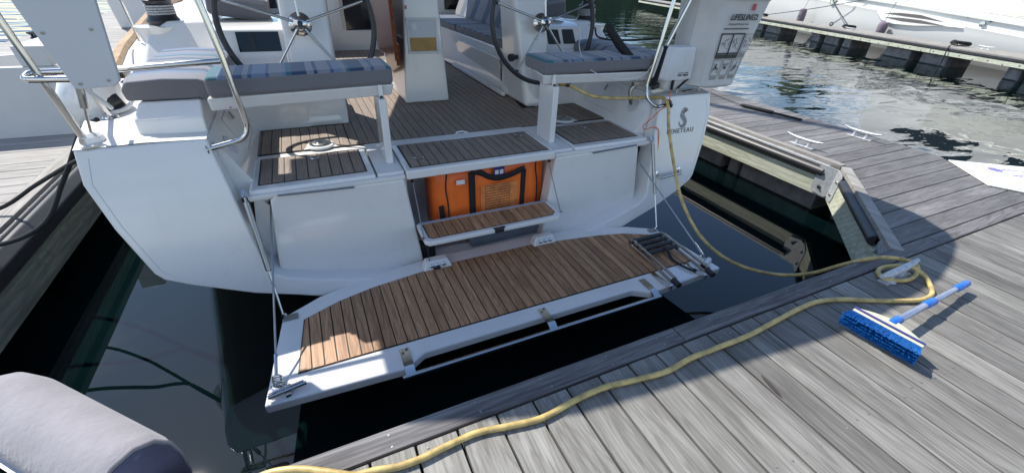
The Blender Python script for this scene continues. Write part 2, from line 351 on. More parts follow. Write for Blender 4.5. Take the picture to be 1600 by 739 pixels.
# --- main dock (boards run along Y, dark edge board along X)
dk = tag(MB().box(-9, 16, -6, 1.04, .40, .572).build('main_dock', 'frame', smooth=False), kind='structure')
for k in range(78):
    x = .0225 + (k - 20) * .1722
    dx = .0085 if (k % 3) else .0105
    mb = MB().box(x - .0861 + dx / 2, x + .0861 - dx / 2, -3.2, 1.003, .575, ZD + random.uniform(-.002, .002))
    mb.build('plank', 'plankY' if x < 1.55 or k % 5 == 1 else 'plankZ', dk, bevel=.004, seg=1)
xs = [-9, -3.2, -.55, 1.52, 4.03, 7.2, 11, 16]
for a, b in zip(xs, xs[1:]): MB().box(a + .002, b - .002, 1.012, 1.112, .56, ZD + .004).build('edge_board', 'edge', dk, bevel=.004, seg=1)
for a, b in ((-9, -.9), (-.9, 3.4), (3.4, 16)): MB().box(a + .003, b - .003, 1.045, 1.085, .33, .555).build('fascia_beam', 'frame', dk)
sc = MB()
for k in range(78):
    x = .0225 + (k - 20) * .1722
    for dx in (-.045, .045):
        sc.lathe([(.0001, 0), (.005, 0), (.005, .0012), (.0001, .0014)], (x + dx + random.uniform(-.008, .008), .965 + random.uniform(-.012, .012), ZD + .0005), n=6)
        sc.lathe([(.0001, 0), (.005, 0), (.005, .0012), (.0001, .0014)], (x + dx + random.uniform(-.008, .008), .36 + random.uniform(-.01, .01), ZD + .0005), n=6)
for k in range(34):
    x = -2 + k * .34
    for yy in (1.035, 1.085): sc.lathe([(.0001, 0), (.0055, 0), (.0055, .0012), (.0001, .0014)], (x + random.uniform(-.02, .02), yy + random.uniform(-.006, .006), ZD + .0045), n=6)
tag(sc.build('screw_heads', 'screw', dk, smooth=False), kind='stuff')
MB().slab([(1.692, .70), (1.694, .67), (1.689, .63), (1.68, .595), (1.668, .57), (1.666, .60), (1.671, .64), (1.68, .675)], ZD + .001, ZD + .005).build('wood_plug', 'varnd', dk, smooth=False)
for k in range(9):
    MB().box(-8.5 + k * 2.6, -6.6 + k * 2.6, -5, .9, -.15, .36).build('float', 'foam', dk, bevel=.03)

def finger(root_poly, mat, x_edge, sgn, y0, y1, start=0.0, pitch=.1722, zt=ZD):
    """boards across a finger dock"""
# --- right finger
FP = [(3.63, 1.116), (4.86, 2.19), (4.93, 2.3), (4.93, 18), (6.33, 18), (6.33, 2.05), (6.23, 1.93), (7.4, 1.116)]
fd = tag(MB().slab([(3.8, 1.118), (4.96, 2.3), (4.96, 18), (6.25, 18), (6.25, 2.0), (7.2, 1.118)], .40, .570).build('finger_dock', 'frame', smooth=False), kind='structure')
planks(FP, 1, 1.118, .1722, .007, .573, ZD, 'plankX', fd, bevel=.003, jit=.0015)
def strip(a, b, wdt, z0, z1):      # board along a horizontal line a->b, width to its left
    a, b = Vector(a), Vector(b); t = (b - a).normalized(); n = Vector((-t.y, t.x)) * wdt
    return MB().slab([tuple(a), tuple(b), tuple(b + n), tuple(a + n)], z0, z1)
cA, cB = (5.015, 2.375), (3.60, 1.118)
def along(a, b, off): a, b = Vector(a), Vector(b); t = (b - a).normalized(); n = Vector((-t.y, t.x)); return tuple(a + n * off), tuple(b + n * off)
strip((4.85, 18), (4.85, 2.25), .078, .585, ZD + .012).build('trim_board', 'trimY', fd, bevel=.004)
strip((4.83, 2.235), (3.56, 1.12), .085, .585, ZD + .012).build('trim_board', 'trimY', fd, bevel=.004)
# treated beams
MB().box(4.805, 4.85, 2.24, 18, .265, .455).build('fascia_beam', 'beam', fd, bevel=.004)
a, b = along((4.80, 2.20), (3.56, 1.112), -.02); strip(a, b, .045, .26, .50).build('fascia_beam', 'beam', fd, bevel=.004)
# rubber rub rail, D shaped, with its aluminium track
def drail(a, b, r, z, name='rub_rail', mat='rubber', par=None):
    a, b = Vector(a), Vector(b); t = (b - a).normalized(); n = Vector((t.y, -t.x)); pr = [(0, -r)] + [(r * 1.25 * math.sin(q), -r * math.cos(q)) for q in [math.pi * j / 10 for j in range(1, 10)]] + [(0, r)]
    f = lambda p: (lambda u, h: (p.x + n.x * u, p.y + n.y * u, z + h)); return MB().prism(pr, f(a), f(b)).build(name, mat, par, ang=50)
drail((4.828, 18), (4.828, 2.36), .052, .518, par=fd)
MB().box(4.806, 4.848, 2.34, 18, .574, .598).build('track', 'alu', fd, bevel=.003)
drail((4.60, 2.035), (3.74, 1.28), .045, .55, par=fd)
sc = MB()
for k in range(60): sc.lathe([(.0001, 0), (.007, 0), (.007, .003), (.0001, .005)], (4.827, 2.5 + k * .24, .598), n=6)
for k in range(80):
    for x in (4.99, 6.27): sc.lathe([(.0001, 0), (.005, 0), (.005, .0012), (.0001, .0014)], (x, 2.5 + k * .1722 + .03, ZD + .001), n=6)
tag(sc.build('screw_heads', 'screw', fd, smooth=False), kind='stuff')
# galvanised corner brackets with bolts
def bracket(p, t1, t2, z0, z1):
    """plates on two faces meeting at p; t1,t2 unit directions away from p"""
    r = None
    for i, t in enumerate((t1, t2)):
        if t is None: continue
        t = Vector(t).normalized(); n = Vector((t.y, -t.x)) * (-1 if i == 0 else 1)
        P = Vector(p); q = [(0, z0 + .03), (.035, z0), (.17, z0 + .02), (.19, z0 + .06), (.19, z1 - .03), (.16, z1), (0, z1)]
        m = MB().prism(q, lambda u, z: (P.x + t.x * u + n.x * .001, P.y + t.y * u + n.y * .001, z), lambda u, z: (P.x + t.x * u + n.x * .012, P.y + t.y * u + n.y * .012, z)).build('bracket', 'galv', fd, bevel=.002, seg=1)
        for u, z in ((.11, z0 + .09), (.13, z1 - .09)):
            MB().lathe([(.022, 0), (.022, .004), (.014, .005), (.014, .016), (.0001, .018)], (P.x + t.x * u + n.x * .012, P.y + t.y * u + n.y * .012, z), (n.x, n.y, 0), n=6).build('bolt', 'steeld', m, smooth=False)
bracket((4.802, 2.225), (0, 1), (-.751, -.660), .275, .60)
bracket((3.575, 1.118), (.751, .660), None, .30, .60)
# floats with stained waterline
for a, b in ((3.62, 3.47), (3.42, 2.42), (2.2, 1.65), (5.2, 3.75), (6.9, 5.4), (8.6, 7.1), (10.4, 8.9)):
    MB().box(5.0, 6.2, min(a, b), max(a, b), -.2, .235).build('float', 'foam', fd, bevel=.015)
    MB().box(4.994, 6.2, min(a, b) + .01, max(a, b) - .01, -.03, .012).build('weed_line', 'fred', fd)
MB().box(4.3, 5.2, 1.15, 1.55, -.2, .30).build('float', 'foam', fd, bevel=.015)

# --- left finger
LP = [(-1.0, 1.116), (-2.14, 2.30), (-2.14, 30), (-5.35, 30), (-5.35, 1.116)]
lf = tag(MB().slab(inset(LP, .03), .40, .570).build('finger_dock', 'frame', smooth=False), kind='structure')
planks(LP, 1, 1.118, .1722, .007, .573, ZD, 'plankXl', lf, bevel=.003, jit=.0015)
strip((-2.05, 30), (-2.05, 2.25), -.13, .585, ZD + .008).build('trim_board', 'trimY', lf, bevel=.004)
strip((-2.05, 2.24), (-.93, 1.12), -.10, .585, ZD + .008).build('trim_board', 'trimY', lf, bevel=.004)
MB().box(-2.045, -2.0, 2.3, 30, .52, .612).build('rub_rail', 'rubber', lf, bevel=.02, seg=3)
MB().prism([(-2.02, .60), (-1.975, .595), (-1.92, .54), (-1.915, .46), (-1.95, .43), (-2.02, .43)], lambda x, z: (x, 2.26, z), lambda x, z: (x, 30, z)).build('rub_rail', 'rubber', lf, bevel=.012)
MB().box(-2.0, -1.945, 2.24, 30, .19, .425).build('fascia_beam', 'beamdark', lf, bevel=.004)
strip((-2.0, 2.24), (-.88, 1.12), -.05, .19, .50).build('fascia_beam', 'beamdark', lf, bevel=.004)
sc = MB()
for k in range(70): sc.lathe([(.0001, 0), (.007, 0), (.007, .003), (.0001, .005)], (-2.02, 2.5 + k * .2, .612), n=6)
tag(sc.build('screw_heads', 'screw', lf, smooth=False), kind='stuff')
for k in range(8): MB().box(-5.1, -2.2, 2.2 + k * 2.2, 3.9 + k * 2.2, -.2, .38).build('float', 'foam', lf, bevel=.02)

# --- far dock and yacht in a frame turned 13 degrees
TH = R(-17); U = Vector((-math.sin(TH), math.cos(TH))); V = Vector((math.cos(TH), math.sin(TH))); O = Vector((19.55, 7.7))
def W(t, s, z): p = O + V * t + U * s; return (p.x, p.y, z)
def fbox(mb, t0, t1, s0, s1, z0, z1): return mb.hexa([W(t0, s0, z0), W(t1, s0, z0), W(t1, s1, z0), W(t0, s1, z0), W(t0, s0, z1), W(t1, s0, z1), W(t1, s1, z1), W(t0, s1, z1)])
def D0(): return MB()
fdk = tag(fbox(D0(), .1, 1.35, -14, 26, .42, .57).build('far_dock', 'frame', smooth=False), kind='structure')
for k in range(6):
    fbox(D0(), .13 + k * .2, .32 + k * .2, -14, 26, .573, ZD).build('plank', 'trimY', fdk)
fbox(D0(), .0, .12, -14, 26, .585, .635).build('trim_board', 'trimY', fdk, bevel=.01)
fbox(D0(), -.05, .0, -14, 26, .505, .60).build('rub_rail', 'rubber', fdk, bevel=.02)
for k in range(14): fbox(D0(), -.03, .02, -14 + k * 2.9, -11.12 + k * 2.9, .365, .495).build('fascia_beam', 'beam', fdk, bevel=.005)
bl = MB()
for k in range(90): bl.lathe([(.0001, 0), (.02, 0), (.02, .02), (.0001, .022)], W(-.03, -13.8 + k * .43, .41 + .04 * (k % 2)), (-V.x, -V.y, 0), n=6)
tag(bl.build('bolt_heads', 'galv', fdk, smooth=False), kind='stuff')
for a, b in ((16.5, 15.3), (15, 13.9), (13, 12.2), (11.9, 10.9), (10.6, 9.8), (9.5, 8.4), (6.2, 5.75), (5.45, 4.65), (4.4, 4.0), (2.35, 1.3), (.9, -.02), (-1.8, -2.2), (-2.35, -3.5), (-4.4, -5.4), (-5.6, -6.8)):
    fbox(D0(), .2, 1.2, b, a, -.2, .36).build('float', 'foam', fdk, bevel=.04)
    fbox(D0(), .192, 1.2, b + .03, a - .03, -.03, .03).build('weed_line', 'fred', fdk)
M['cream_'] = plain('cream_moulding', (.72, .71, .64), .35, var=.03)
# --- white motor yacht
yr = thing('motor_yacht', 'large white motor yacht with a leaf shaped side vent moored behind the far dock', 'yacht', W(4.5, 4, 0))
HS = [(-16, 1.75, 1.4), (-6, 1.7, 1.36), (-1.5, 1.7, 1.43), (4.2, 1.7, 1.80), (7.5, 1.78, 1.98), (14, 2.3, 2.3), (20, 3.3, 2.55), (25, 4.7, 2.75)]
rows = []
for s_, t_, zs in HS:
    sec = [(t_ + .55, -.4), (t_ + .25, .1), (t_ + .1, .5), (t_ + .03, zs - .62), (t_ - .02, zs - .45), (t_ + .05, zs - .42), (t_ + .03, zs - .18), (t_ - .05, zs - .16), (t_ - .06, zs - .02), (t_ + .2, zs), (t_ + .5, zs + .03)]
    rows.append([W(a, s_, z) for a, z in sec] + [W(9.6 - a, s_, z) for a, z in reversed(sec)])
MB().grid(rows).build('hull', 'yacht', yr, ang=40)
MB().grid([[W(t_ + .3, s_, zs + .02), W(8.9 - t_, s_, zs + .02)] for s_, t_, zs in HS]).build('deck', 'yacht', yr)
sp_ = [(-15.9, 3.02), (0, 2.95), (6, 3.05), (12, 3.55), (17, 4.55)]

fbox(MB(), 2.15, 7.2, -15, 1.35, 1.5, 2.5).build('side_deck_moulding', 'cream_', yr, bevel=.25, seg=4); fbox(MB(), 2.8, 7.0, -15, 4.6, 1.5, 3.8).build('superstructure', 'yacht', yr, bevel=.35, seg=4)
for k in range(4): fbox(MB(), 2.78, 2.9, -13.5 + k * 4.3, -10.2 + k * 4.3, 2.7, 3.3).build('cabin_window', 'glass', yr, bevel=.05)
fbox(MB(), 3.3, 6.6, -15.5, 0, 3.8, 5.6).build('flybridge', 'yacht', yr, bevel=.4, seg=4)
# leaf shaped vent: raised surround, two dark recesses and a bright middle blade
def leaf(s0, s1, z0, h, n=14, drop=0):
    up = [(s0 + (s1 - s0) * i / n, z0 + drop * i / n + h * math.sin(math.pi * (i / n) ** .8)) for i in range(n + 1)]; lo = [(s0 + (s1 - s0) * i / n, z0 + drop * i / n - h * .55 * math.sin(math.pi * (i / n) ** .8)) for i in range(n - 1, 0, -1)]
    return up + lo
def onhull(poly, t0, t1): return MB().prism(poly, lambda s_, z: W(t0, s_, z), lambda s_, z: W(t1, s_, z))
vt = onhull([(4.91, 1.35), (4.3, 1.425), (3.2, 1.44), (2.1, 1.33), (1.18, 1.09), (2.1, 1.07), (3.0, .985), (3.9, .96), (4.5, 1.05)], 1.8, 1.655).build('side_vent', 'yacht', yr, bevel=.015)
onhull([(4.5, 1.31), (3.8, 1.375), (2.9, 1.37), (1.9, 1.22), (2.7, 1.25), (3.6, 1.27)], 1.69, 1.648).build('vent_recess', 'ywin', vt); onhull([(4.4, 1.17), (3.7, 1.21), (2.8, 1.20), (1.8, 1.10), (2.7, 1.09), (3.6, 1.09)], 1.69, 1.647).build('vent_recess', 'ywin', vt)
for s_, z in ((1.23, 1.47), (.45, 1.40)): MB().lathe([(.05, 0), (.05, .03), (.0001, .03)], W(1.70, s_, z), (-V.x, -V.y, 0), n=12).build('drain_outlet', 'dark', yr)
MB().lathe([(.08, 0), (.09, .04), (.03, .05), (.0001, .05)], W(1.70, .66, 1.28), (-V.x, -V.y, 0), n=12).build('fuel_cap', 'steel', yr)
# hawse pipe high on the bow side
MB().lathe([(.16, 0), (.17, .05), (.09, .06), (.0001, .03)], W(1.78, 7.52, 1.59), (-V.x, -V.y, 0), n=14).build('hawse_pipe', 'steel', yr)
def vfender(s_, ztop, label, t=1.5):
    c = W(t, s_, 0); f = MB().lathe([(.03, .55), (.12, .56), (.17, .62), (.18, .75), (.18, ztop - .14), (.15, ztop - .05), (.08, ztop), (.0001, ztop)], c, n=16).build('dock_fender', 'fend', origin=(c[0], c[1], .62), ang=60)
    tag(f, label, 'fender', 'purple grey fenders by the yacht'); MB().tube([(c[0], c[1], ztop - .02), W(1.7, s_ + .02, 2.0)], .008, 5).build('lanyard', 'dark', f)
vfender(8.9, 1.17, 'purple grey fender standing against the yacht bow, left of its mooring line')
vfender(4.15, 1.02, 'purple grey fender beside the leaf shaped vent of the white yacht')
def rope(name, pts, r, mat, label, cat, group=None, n=8, seg=6):
    return tag(MB().tube(spline(pts, seg), r, n).build(name, mat, ang=80), label, cat, group)
rope('mooring_line', [W(1.72, 7.5, 1.58), W(1.4, 6.3, 1.05), W(1.1, 5.4, .72)], .018, 'dark', 'taut dark mooring line from the yacht hawse pipe down to a far dock cleat', 'rope')
rope('mooring_line', [W(1.75, 5.2, 1.85), W(1.35, 8.2, 1.2), W(.8, 10.8, .7)], .016, 'dark', 'long dark line crossing the yacht bow towards the left end of the far dock', 'rope')
rope('mooring_line', [W(.8, .4, .69), W(.2, .1, .67), W(-.07, -.05, .62), W(-.09, -.1, .3), W(-.1, -.12, .02)], .016, 'dark', 'dark line led over the far dock edge and down into the water', 'rope')
def pile_rope(s_, t_, label):
    pts = []
    for k in range(40):
        a = k * 1.1; pts.append(W(t_ + .13 * math.cos(a) * (1 - k / 90), s_ + .26 * math.sin(a * .93), ZD + .03 + k * .003))
    tag(MB().tube(spline(pts, 3), .02, 5).build('coiled_rope', 'dark'), label, 'rope', 'dark ropes heaped on the far dock')
pile_rope(5.3, 1.05, 'dark rope heaped on a far dock cleat beside the fender near the vent'); pile_rope(.35, .85, 'dark rope heap on the far dock, rightmost, next to a bare cleat'); pile_rope(10.9, .8, 'dark rope heap at the left end of the far dock beside the hanging white bag')
def cleat(x, y, z, ang, L, label, mat='alu', group=None, h=.075, th=.016):
    r = thing('dock_cleat', label, 'cleat', (x, y, z), group); c, s_ = math.cos(ang), math.sin(ang)
    P = lambda u, v, w_: (x + c * u - s_ * v, y + s_ * u + c * v, z + w_)
    MB().tube([P(-L / 2, 0, h + .022), P(-L * .36, 0, h + .008), P(-L * .15, 0, h), P(L * .15, 0, h), P(L * .36, 0, h + .008), P(L / 2, 0, h + .022)], [th * .55, th * .9, th * 1.15, th * 1.15, th * .9, th * .55], 10).build('horn', mat, r, ang=60)
    for u in (-L * .16, L * .16): MB().lathe([(th * 2.1, .002), (th * 1.9, .012), (th * 1.0, .03), (th * .9, h)], P(u, 0, 0), n=10).build('leg', mat, r, ang=60)
    b = MB().obox(P(0, 0, .005), (c * L * .33, s_ * L * .33, 0), (-s_ * .03, c * .03, 0), (0, 0, .005)).build('base_plate', mat, r, bevel=.004); return r
g = 'bare metal cleats on the docks'
cleat(5.06, 2.83, ZD, R(92), .42, 'pale metal cleat on the near edge of the right finger dock', group=g)
cleat(6.08, 2.78, ZD, R(92), .42, 'pale metal cleat on the far edge of the right finger dock', group=g)
cl = W(1.0, -.35, ZD); cleat(cl[0], cl[1], cl[2], R(90) + TH, .5, 'small pale cleat on the far dock right of the rope heap', group=g)
cl = W(.6, 4.75, ZD); cleat(cl[0], cl[1], cl[2], R(90) + TH, .5, 'pale cleat on the far dock with a ring beside it', group=g)
tag(MB().tube([tuple(Vector(W(.85, 6.1, ZD + .1)) + Vector((0, .07 * math.cos(a), .07 * math.sin(a)))) for a in [i * math.pi / 8 for i in range(16)]], .02, 6, closed=True).build('mooring_ring', 'dark'), 'dark ring standing on the far dock in front of the yacht bow', 'ring')
# wooded shore that only shows as reflections
def ridge():
    rows = []; rnd = random.Random(3)
    for i in range(90):
        a = R(28 + i * .72); d = 95; h = 13 + 3.5 * math.sin(i * .35) + rnd.uniform(-2, 2)
        rows.append([(d * math.cos(a), d * math.sin(a), -1), ((d + 1) * math.cos(a), (d + 1) * math.sin(a), h * .5), ((d + 8 + rnd.uniform(-2, 2)) * math.cos(a), (d + 8) * math.sin(a), h), ((d + 60) * math.cos(a), (d + 60) * math.sin(a), h * 1.1)])
    return MB().grid(rows)
M['wood_'] = plain('dark_woodland', (.03, .05, .022), .9, var=.6, nscale=.3)
tag(ridge().build('wooded_hill', 'wood_', smooth=False), kind='structure')
# ================================================================== SAILBOAT
bt = thing('sailboat', 'white sailing yacht seen from astern with its teak bathing platform lowered', 'sailboat', (XC, 2.7, 0))
B = lambda: MB(XC)
yt = lambda z: 2.6 + (z - .62) * .245
half = [(2.22, 1.345), (2.235, 1.17), (2.18, .92), (2.085, .64), (2.05, .595), (1.93, .53), (1.63, .40), (1.27, .285), (.98, .235), (.5, .20)]
inner = [(.5, .265), (.86, .315), (1.22, .395), (1.44, .465), (1.53, .53), (1.59, 1.0), (1.64, 1.345)]
poly = [(-x, z) for x, z in half] + [(0, .19)] + [(x, z) for x, z in reversed(half)] + [(x, z) for x, z in reversed(inner)] + [(0, .255)] + [(-x, z) for x, z in inner]
B().prism(poly, lambda x, z: (x, yt(z), z), lambda x, z: (x, max(yt(z) + .05, 2.84), z)).build('transom', 'gel', bt, bevel=.014, seg=3)
# recessed seam running just inside the transom edge
for sg in (1, -1):
    q = [(2.17, 1.30), (2.195, 1.17), (2.142, .93), (2.045, .65), (2.01, .62), (1.91, .56), (1.62, .435), (1.27, .315), (.9, .26)]
    B().tube([(sg * x, yt(z) - .0005, z - .028 if i > 4 else z) for i, (x, z) in enumerate(q)], .0018, 5).build('edge_seam', 'board', bt)
rows = []
for y, wf, ds, drop in ((2.74, 1, 0, 0), (4, 1.095, .035, .3), (5.5, 1.2, .08, .5), (8, 1.3, .17, .7), (11, 1.26, .27, .8), (14, .98, .38, .8), (17, .5, .5, .7), (19.3, .02, .6, .3)):
    r = [(x * wf, (yt(z) + .03) if y < 3 else y, z + ds * z / 1.345 - drop * (1 - z / 1.345)) for x, z in half] + [(0, 2.6 if y < 3 else y, .19 - drop)]
    rows.append(r + [(-a, b, c) for a, b, c in reversed(r[:-1])])
B().grid(rows).build('hull', 'gel', bt, ang=50)
sheer = [(2.78, 2.22, 1.345), (4, 2.43, 1.38), (5.5, 2.66, 1.425), (8, 2.885, 1.515), (11, 2.8, 1.615), (14, 2.17, 1.725), (17, 1.11, 1.845), (19.3, .04, 1.945)]
for sg in (1, -1):
    g = B(); g.grid([[(sg * 1.642, y, z - .002), (sg * (1.642 + w_) / 2, y, z + .008), (sg * w_, y, z)] for y, w_, z in sheer[:4]])
    g.build('side_deck', 'gel2', bt)
    # raised toe rail in bleached teak
    B().tube([(sg * (w_ - .05), y, z + .02) for y, w_, z in [(3.95, 2.425, 1.38)] + sheer[2:7]], .045, 6).build('toe_rail', 'tan', bt)
    # cockpit side wall
    B().prism([(1.44, .93), (1.485, 1.03), (1.64, 1.343), (1.70, 1.343), (1.70, .93)], lambda x, z: (sg * x, 2.842, z), lambda x, z: (sg * x, 4.4, z)).build('cockpit_side', 'gel', bt)
    # faceted seat moulding on the wing
    c = B(); a0, a1 = 1.645, 1.97
    c.add([(sg * a0, 2.90, 1.34), (sg * a1, 2.92, 1.34), (sg * a0, 2.915, 1.43), (sg * a1, 2.93, 1.43), (sg * a0, 3.0, 1.505), (sg * (a1 - .03), 3.02, 1.505), (sg * a0, 4.25, 1.505), (sg * (a1 - .03), 4.25, 1.505), (sg * a0, 4.25, 1.34), (sg * (a1 + .03), 4.25, 1.34), (sg * (a1 + .03), 3.05, 1.34), (sg * (a1 + .01), 3.05, 1.44)],
          [(0, 1, 3, 2), (2, 3, 5, 4), (4, 5, 7, 6), (0, 2, 4, 6, 8), (1, 10, 11, 3), (3, 11, 5), (11, 10, 9, 7, 5), (6, 7, 9, 8), (0, 8, 9, 10, 1)])
    c.build('seat_moulding', 'gel', bt, bevel=.012)
    B().prism([(1.50, 1.30), (1.55, 1.70), (1.66, 1.775), (1.98, 1.765), (2.12, 1.68), (2.2, 1.36)], lambda x, z: (sg * x, 4.05 + max(0, z - 1.36) * 1.1, z), lambda x, z: (sg * (x + .22 if x > 1.9 else x), 7.7, z + .05)).build('coaming', 'gel', bt, bevel=.03, seg=3)
    B().lathe([(.06, 0), (.15, .30), (.16, .33), (.0001, .335)], (sg * 2.06, 4.55, 1.40), n=24).build('winch_plinth', 'gel', bt)
    wn = B().lathe([(.11, 0), (.115, .03), (.1, .05), (.085, .09), (.08, .13), (.095, .155), (.1, .17), (.07, .18), (.06, .21), (.075, .22), (.0001, .225)], (sg * 2.02, 4.62, 1.735), n=24).build('winch', 'dark' if sg < 0 else 'rubber', bt)
    B().tube([(sg * 2.02 + .093 * math.cos(a), 4.62 + .093 * math.sin(a), 1.80 + a * .0028) for a in [i * .5 for i in range(52)]], .008, 5).build('wound_rope', 'rope', wn)
    B().lathe([(.07, 0), (.075, .02), (.05, .03), (.0001, .03)], (sg * 2.02, 4.62, 1.955), n=20).build('winch_top', 'steel', wn)
# transom lockers
for sg in (1, -1):
    f = (lambda x: sg * x)
    B().hexa([(f(.6), 2.80, .24), (f(1.62), 2.80, .3), (f(1.62), 3.34, .3), (f(.6), 3.34, .24), (f(.62), 2.80, .985), (f(1.5), 2.80, 1.0), (f(1.5), 3.34, 1.0), (f(.62), 3.34, .985)]).build('locker_block', 'gel', bt)
    B().prism([(.59, .985), (1.385, 1.0), (1.41, .96), (1.47, .47), (1.40, .40), (1.10, .30), (.52, .22), (.515, .30)], lambda x, z: (f(x), 2.655 + (.012 if z > .9 else 0), z), lambda x, z: (f(x), 2.80, z)).build('locker_front', 'gel', bt, bevel=.02, seg=3)
# open stern locker
lk = B().box(-.60, .62, 3.28, 3.31, .2, .99); lk.box(-.60, .62, 2.68, 3.3, .19, .215); lk.box(-.615, -.575, 2.70, 3.3, .2, .98); lk.box(.60, .635, 2.70, 3.3, .2, .98)
lk.build('locker_lining', 'gelin', bt)
B().box(-.515, -.40, 2.72, 2.82, .22, .38).build('foam_block', 'dark', bt, bevel=.01)
# deck level round the hatches
d = B()
for sg in (1, -1):
    d.box(sg * .585, sg * 1.52, 2.665, 2.70, .985, 1.012); d.box(sg * .585, sg * .76, 2.70, 3.30, .985, 1.03); d.box(sg * .76, sg * 1.52, 3.225, 3.30, .985, 1.024); d.box(sg * .76, sg * 1.52, 2.70, 3.225, .96, .99)
d.box(-.585, .585, 3.19, 3.30, .985, 1.035)
d.build('aft_deck', 'gel2', bt, bevel=.004)
def lid(x0, x1, y0, y1, z0, z1, wx0, wx1, wy0, wy1, name):
    h = B().box(x0, x1, y0, y1, z0, z1).build(name, 'gel', bt, bevel=.012, seg=3)
    B().box(wx0, wx1, wy0, wy1, z1 + .0005, z1 + .0025).build('caulking', 'caulk', h, smooth=False)
    lo, hi = min(wx0, wx1) + .008, max(wx0, wx1) - .008
    planks([(lo, wy0 + .008), (hi, wy0 + .008), (hi, wy1 - .008), (lo, wy1 - .008)], 0, lo, (hi - lo) / round((hi - lo) / .067), .007, z1 + .003, z1 + .0065, 'fteak', h, ox=XC)
    return h
hc = lid(-.578, .578, 2.655, 3.185, .975, 1.04, -.54, .54, 2.70, 3.155, 'centre_hatch')
hl = lid(-1.51, -.772, 2.69, 3.215, .988, 1.034, -1.462, -.815, 2.755, 3.195, 'side_hatch')
hr = lid(.772, 1.51, 2.69, 3.215, .988, 1.034, .80, 1.45, 2.755, 3.195, 'side_hatch')
def latch(par, x, y, z):
    B().lathe([(.034, 0), (.034, .004), (.026, .006), (.022, .003), (.0001, .003)], (x, y, z), n=18).build('latch', 'steel', par)
    B().obox((x + .004, y, z + .007), (.018, .004, 0), (-.001, .006, 0), (0, 0, .003)).build('latch_lever', 'steeld', par)
latch(hc, -.445, 2.84, 1.047); latch(hc, .445, 3.06, 1.047); latch(hl, -1.12, 3.10, 1.041); latch(hr, 1.12, 3.10, 1.041)
for sg, hh in ((-1, hl), (1, hr)):
    B().tube([(sg * .92, 2.648, .985), (sg * 1.36, 2.648, 1.0)], .006, 6).build('hatch_slot', 'steeld', hh)
# cockpit sole
solep = [(-1.49, 3.305), (1.49, 3.305), (1.49, 3.845), (.86, 3.845), (.80, 7.7), (-.80, 7.7), (-.86, 3.845), (-1.49, 3.845)]
sl = B().slab([(-1.56, 3.30), (1.56, 3.30), (1.56, 3.9), (1.0, 3.9), (.98, 7.75), (-.98, 7.75), (-1.0, 3.9), (-1.56, 3.9)], .98, 1.030).build('cockpit_sole', 'caulk', bt, smooth=False)
for sg in (1, -1):
    q = [(sg * .86, 3.31), (sg * 1.485, 3.31), (sg * 1.50, 3.84), (sg * .86, 3.84)]
    planks(q, 0, sg * .86, .0675, .007, 1.031, 1.0345, 'fteak', sl, ox=XC)
q = [(-.855, 3.31), (.855, 3.31), (.855, 3.84), (.95, 4.3), (.95, 4.6), (.86, 5.6), (.82, 7.7), (-.82, 7.7), (-.86, 5.6), (-.95, 4.6), (-.95, 4.3), (-.855, 3.84)]
planks(q, 0, -.855, .0675, .0065, 1.031, 1.0345, 'fteak', sl, ox=XC)
B().tube([(-.02, 3.29, 1.036), (0, 3.325, 1.037), (.05, 3.33, 1.037), (.08, 3.29, 1.036)], .01, 6).build('finger_notch', 'gel2', sl)
for sg in (-1, 1):
    x = sg * 1.065
    pd = B().lathe([(.10, 0), (.098, .006), (.09, .012), (.0001, .012)], (x, 3.36, 1.035), n=28).build('deck_fitting', 'gel2', bt)
    B().slab([(x - .12, 3.30), (x + .12, 3.30), (x + .09, 3.38), (x - .09, 3.38)], 1.034, 1.0385).build('fitting_pad', 'gel2', bt, bevel=.002)
    for r_, h_, mt in ((.078, .016, 'steel'), (.058, .021, 'steeld'), (.036, .024, 'steel'), (.016, .027, 'dark')):
        B().lathe([(r_, .011), (r_, h_), (r_ * .9, h_ + .002), (.0001, h_ + .001)], (x, 3.37, 1.035), n=26).build('ring', mt if sg < 0 else ('steeld' if mt != 'dark' else 'dark'), pd)
# helm seats
for sg in (1, -1):
    f = lambda x: sg * x
    hs = B().hexa([(f(.57), 2.93, 1.475), (f(1.60), 2.93, 1.45), (f(1.60), 3.19, 1.45), (f(.62), 3.19, 1.475), (f(.55), 2.90, 1.55), (f(1.60), 2.90, 1.53), (f(1.60), 3.21, 1.53), (f(.60), 3.21, 1.55)]).build('helm_seat', 'gel', bt, bevel=.012)
    B().box(f(.622), f(.672), 2.845, 3.075, 1.03, 1.472).build('seat_leg', 'gel', bt, bevel=.008)
    st = B().box(f(.632), f(.660), 2.885, 2.90, 1.41, 1.553).build('bracket', 'gel', hs, bevel=.003)
    B().lathe([(.012, 0), (.012, .006), (.0001, .008)], (f(.646), 2.887, 1.475), (0, -1, 0), n=10).build('bolt', 'dark', hs)
    B().lathe([(.01, 0), (.01, .006), (.0001, .008)], (f(1.5), 2.93, 1.475), (0, -1, 0), n=10).build('bolt', 'dark', hs)
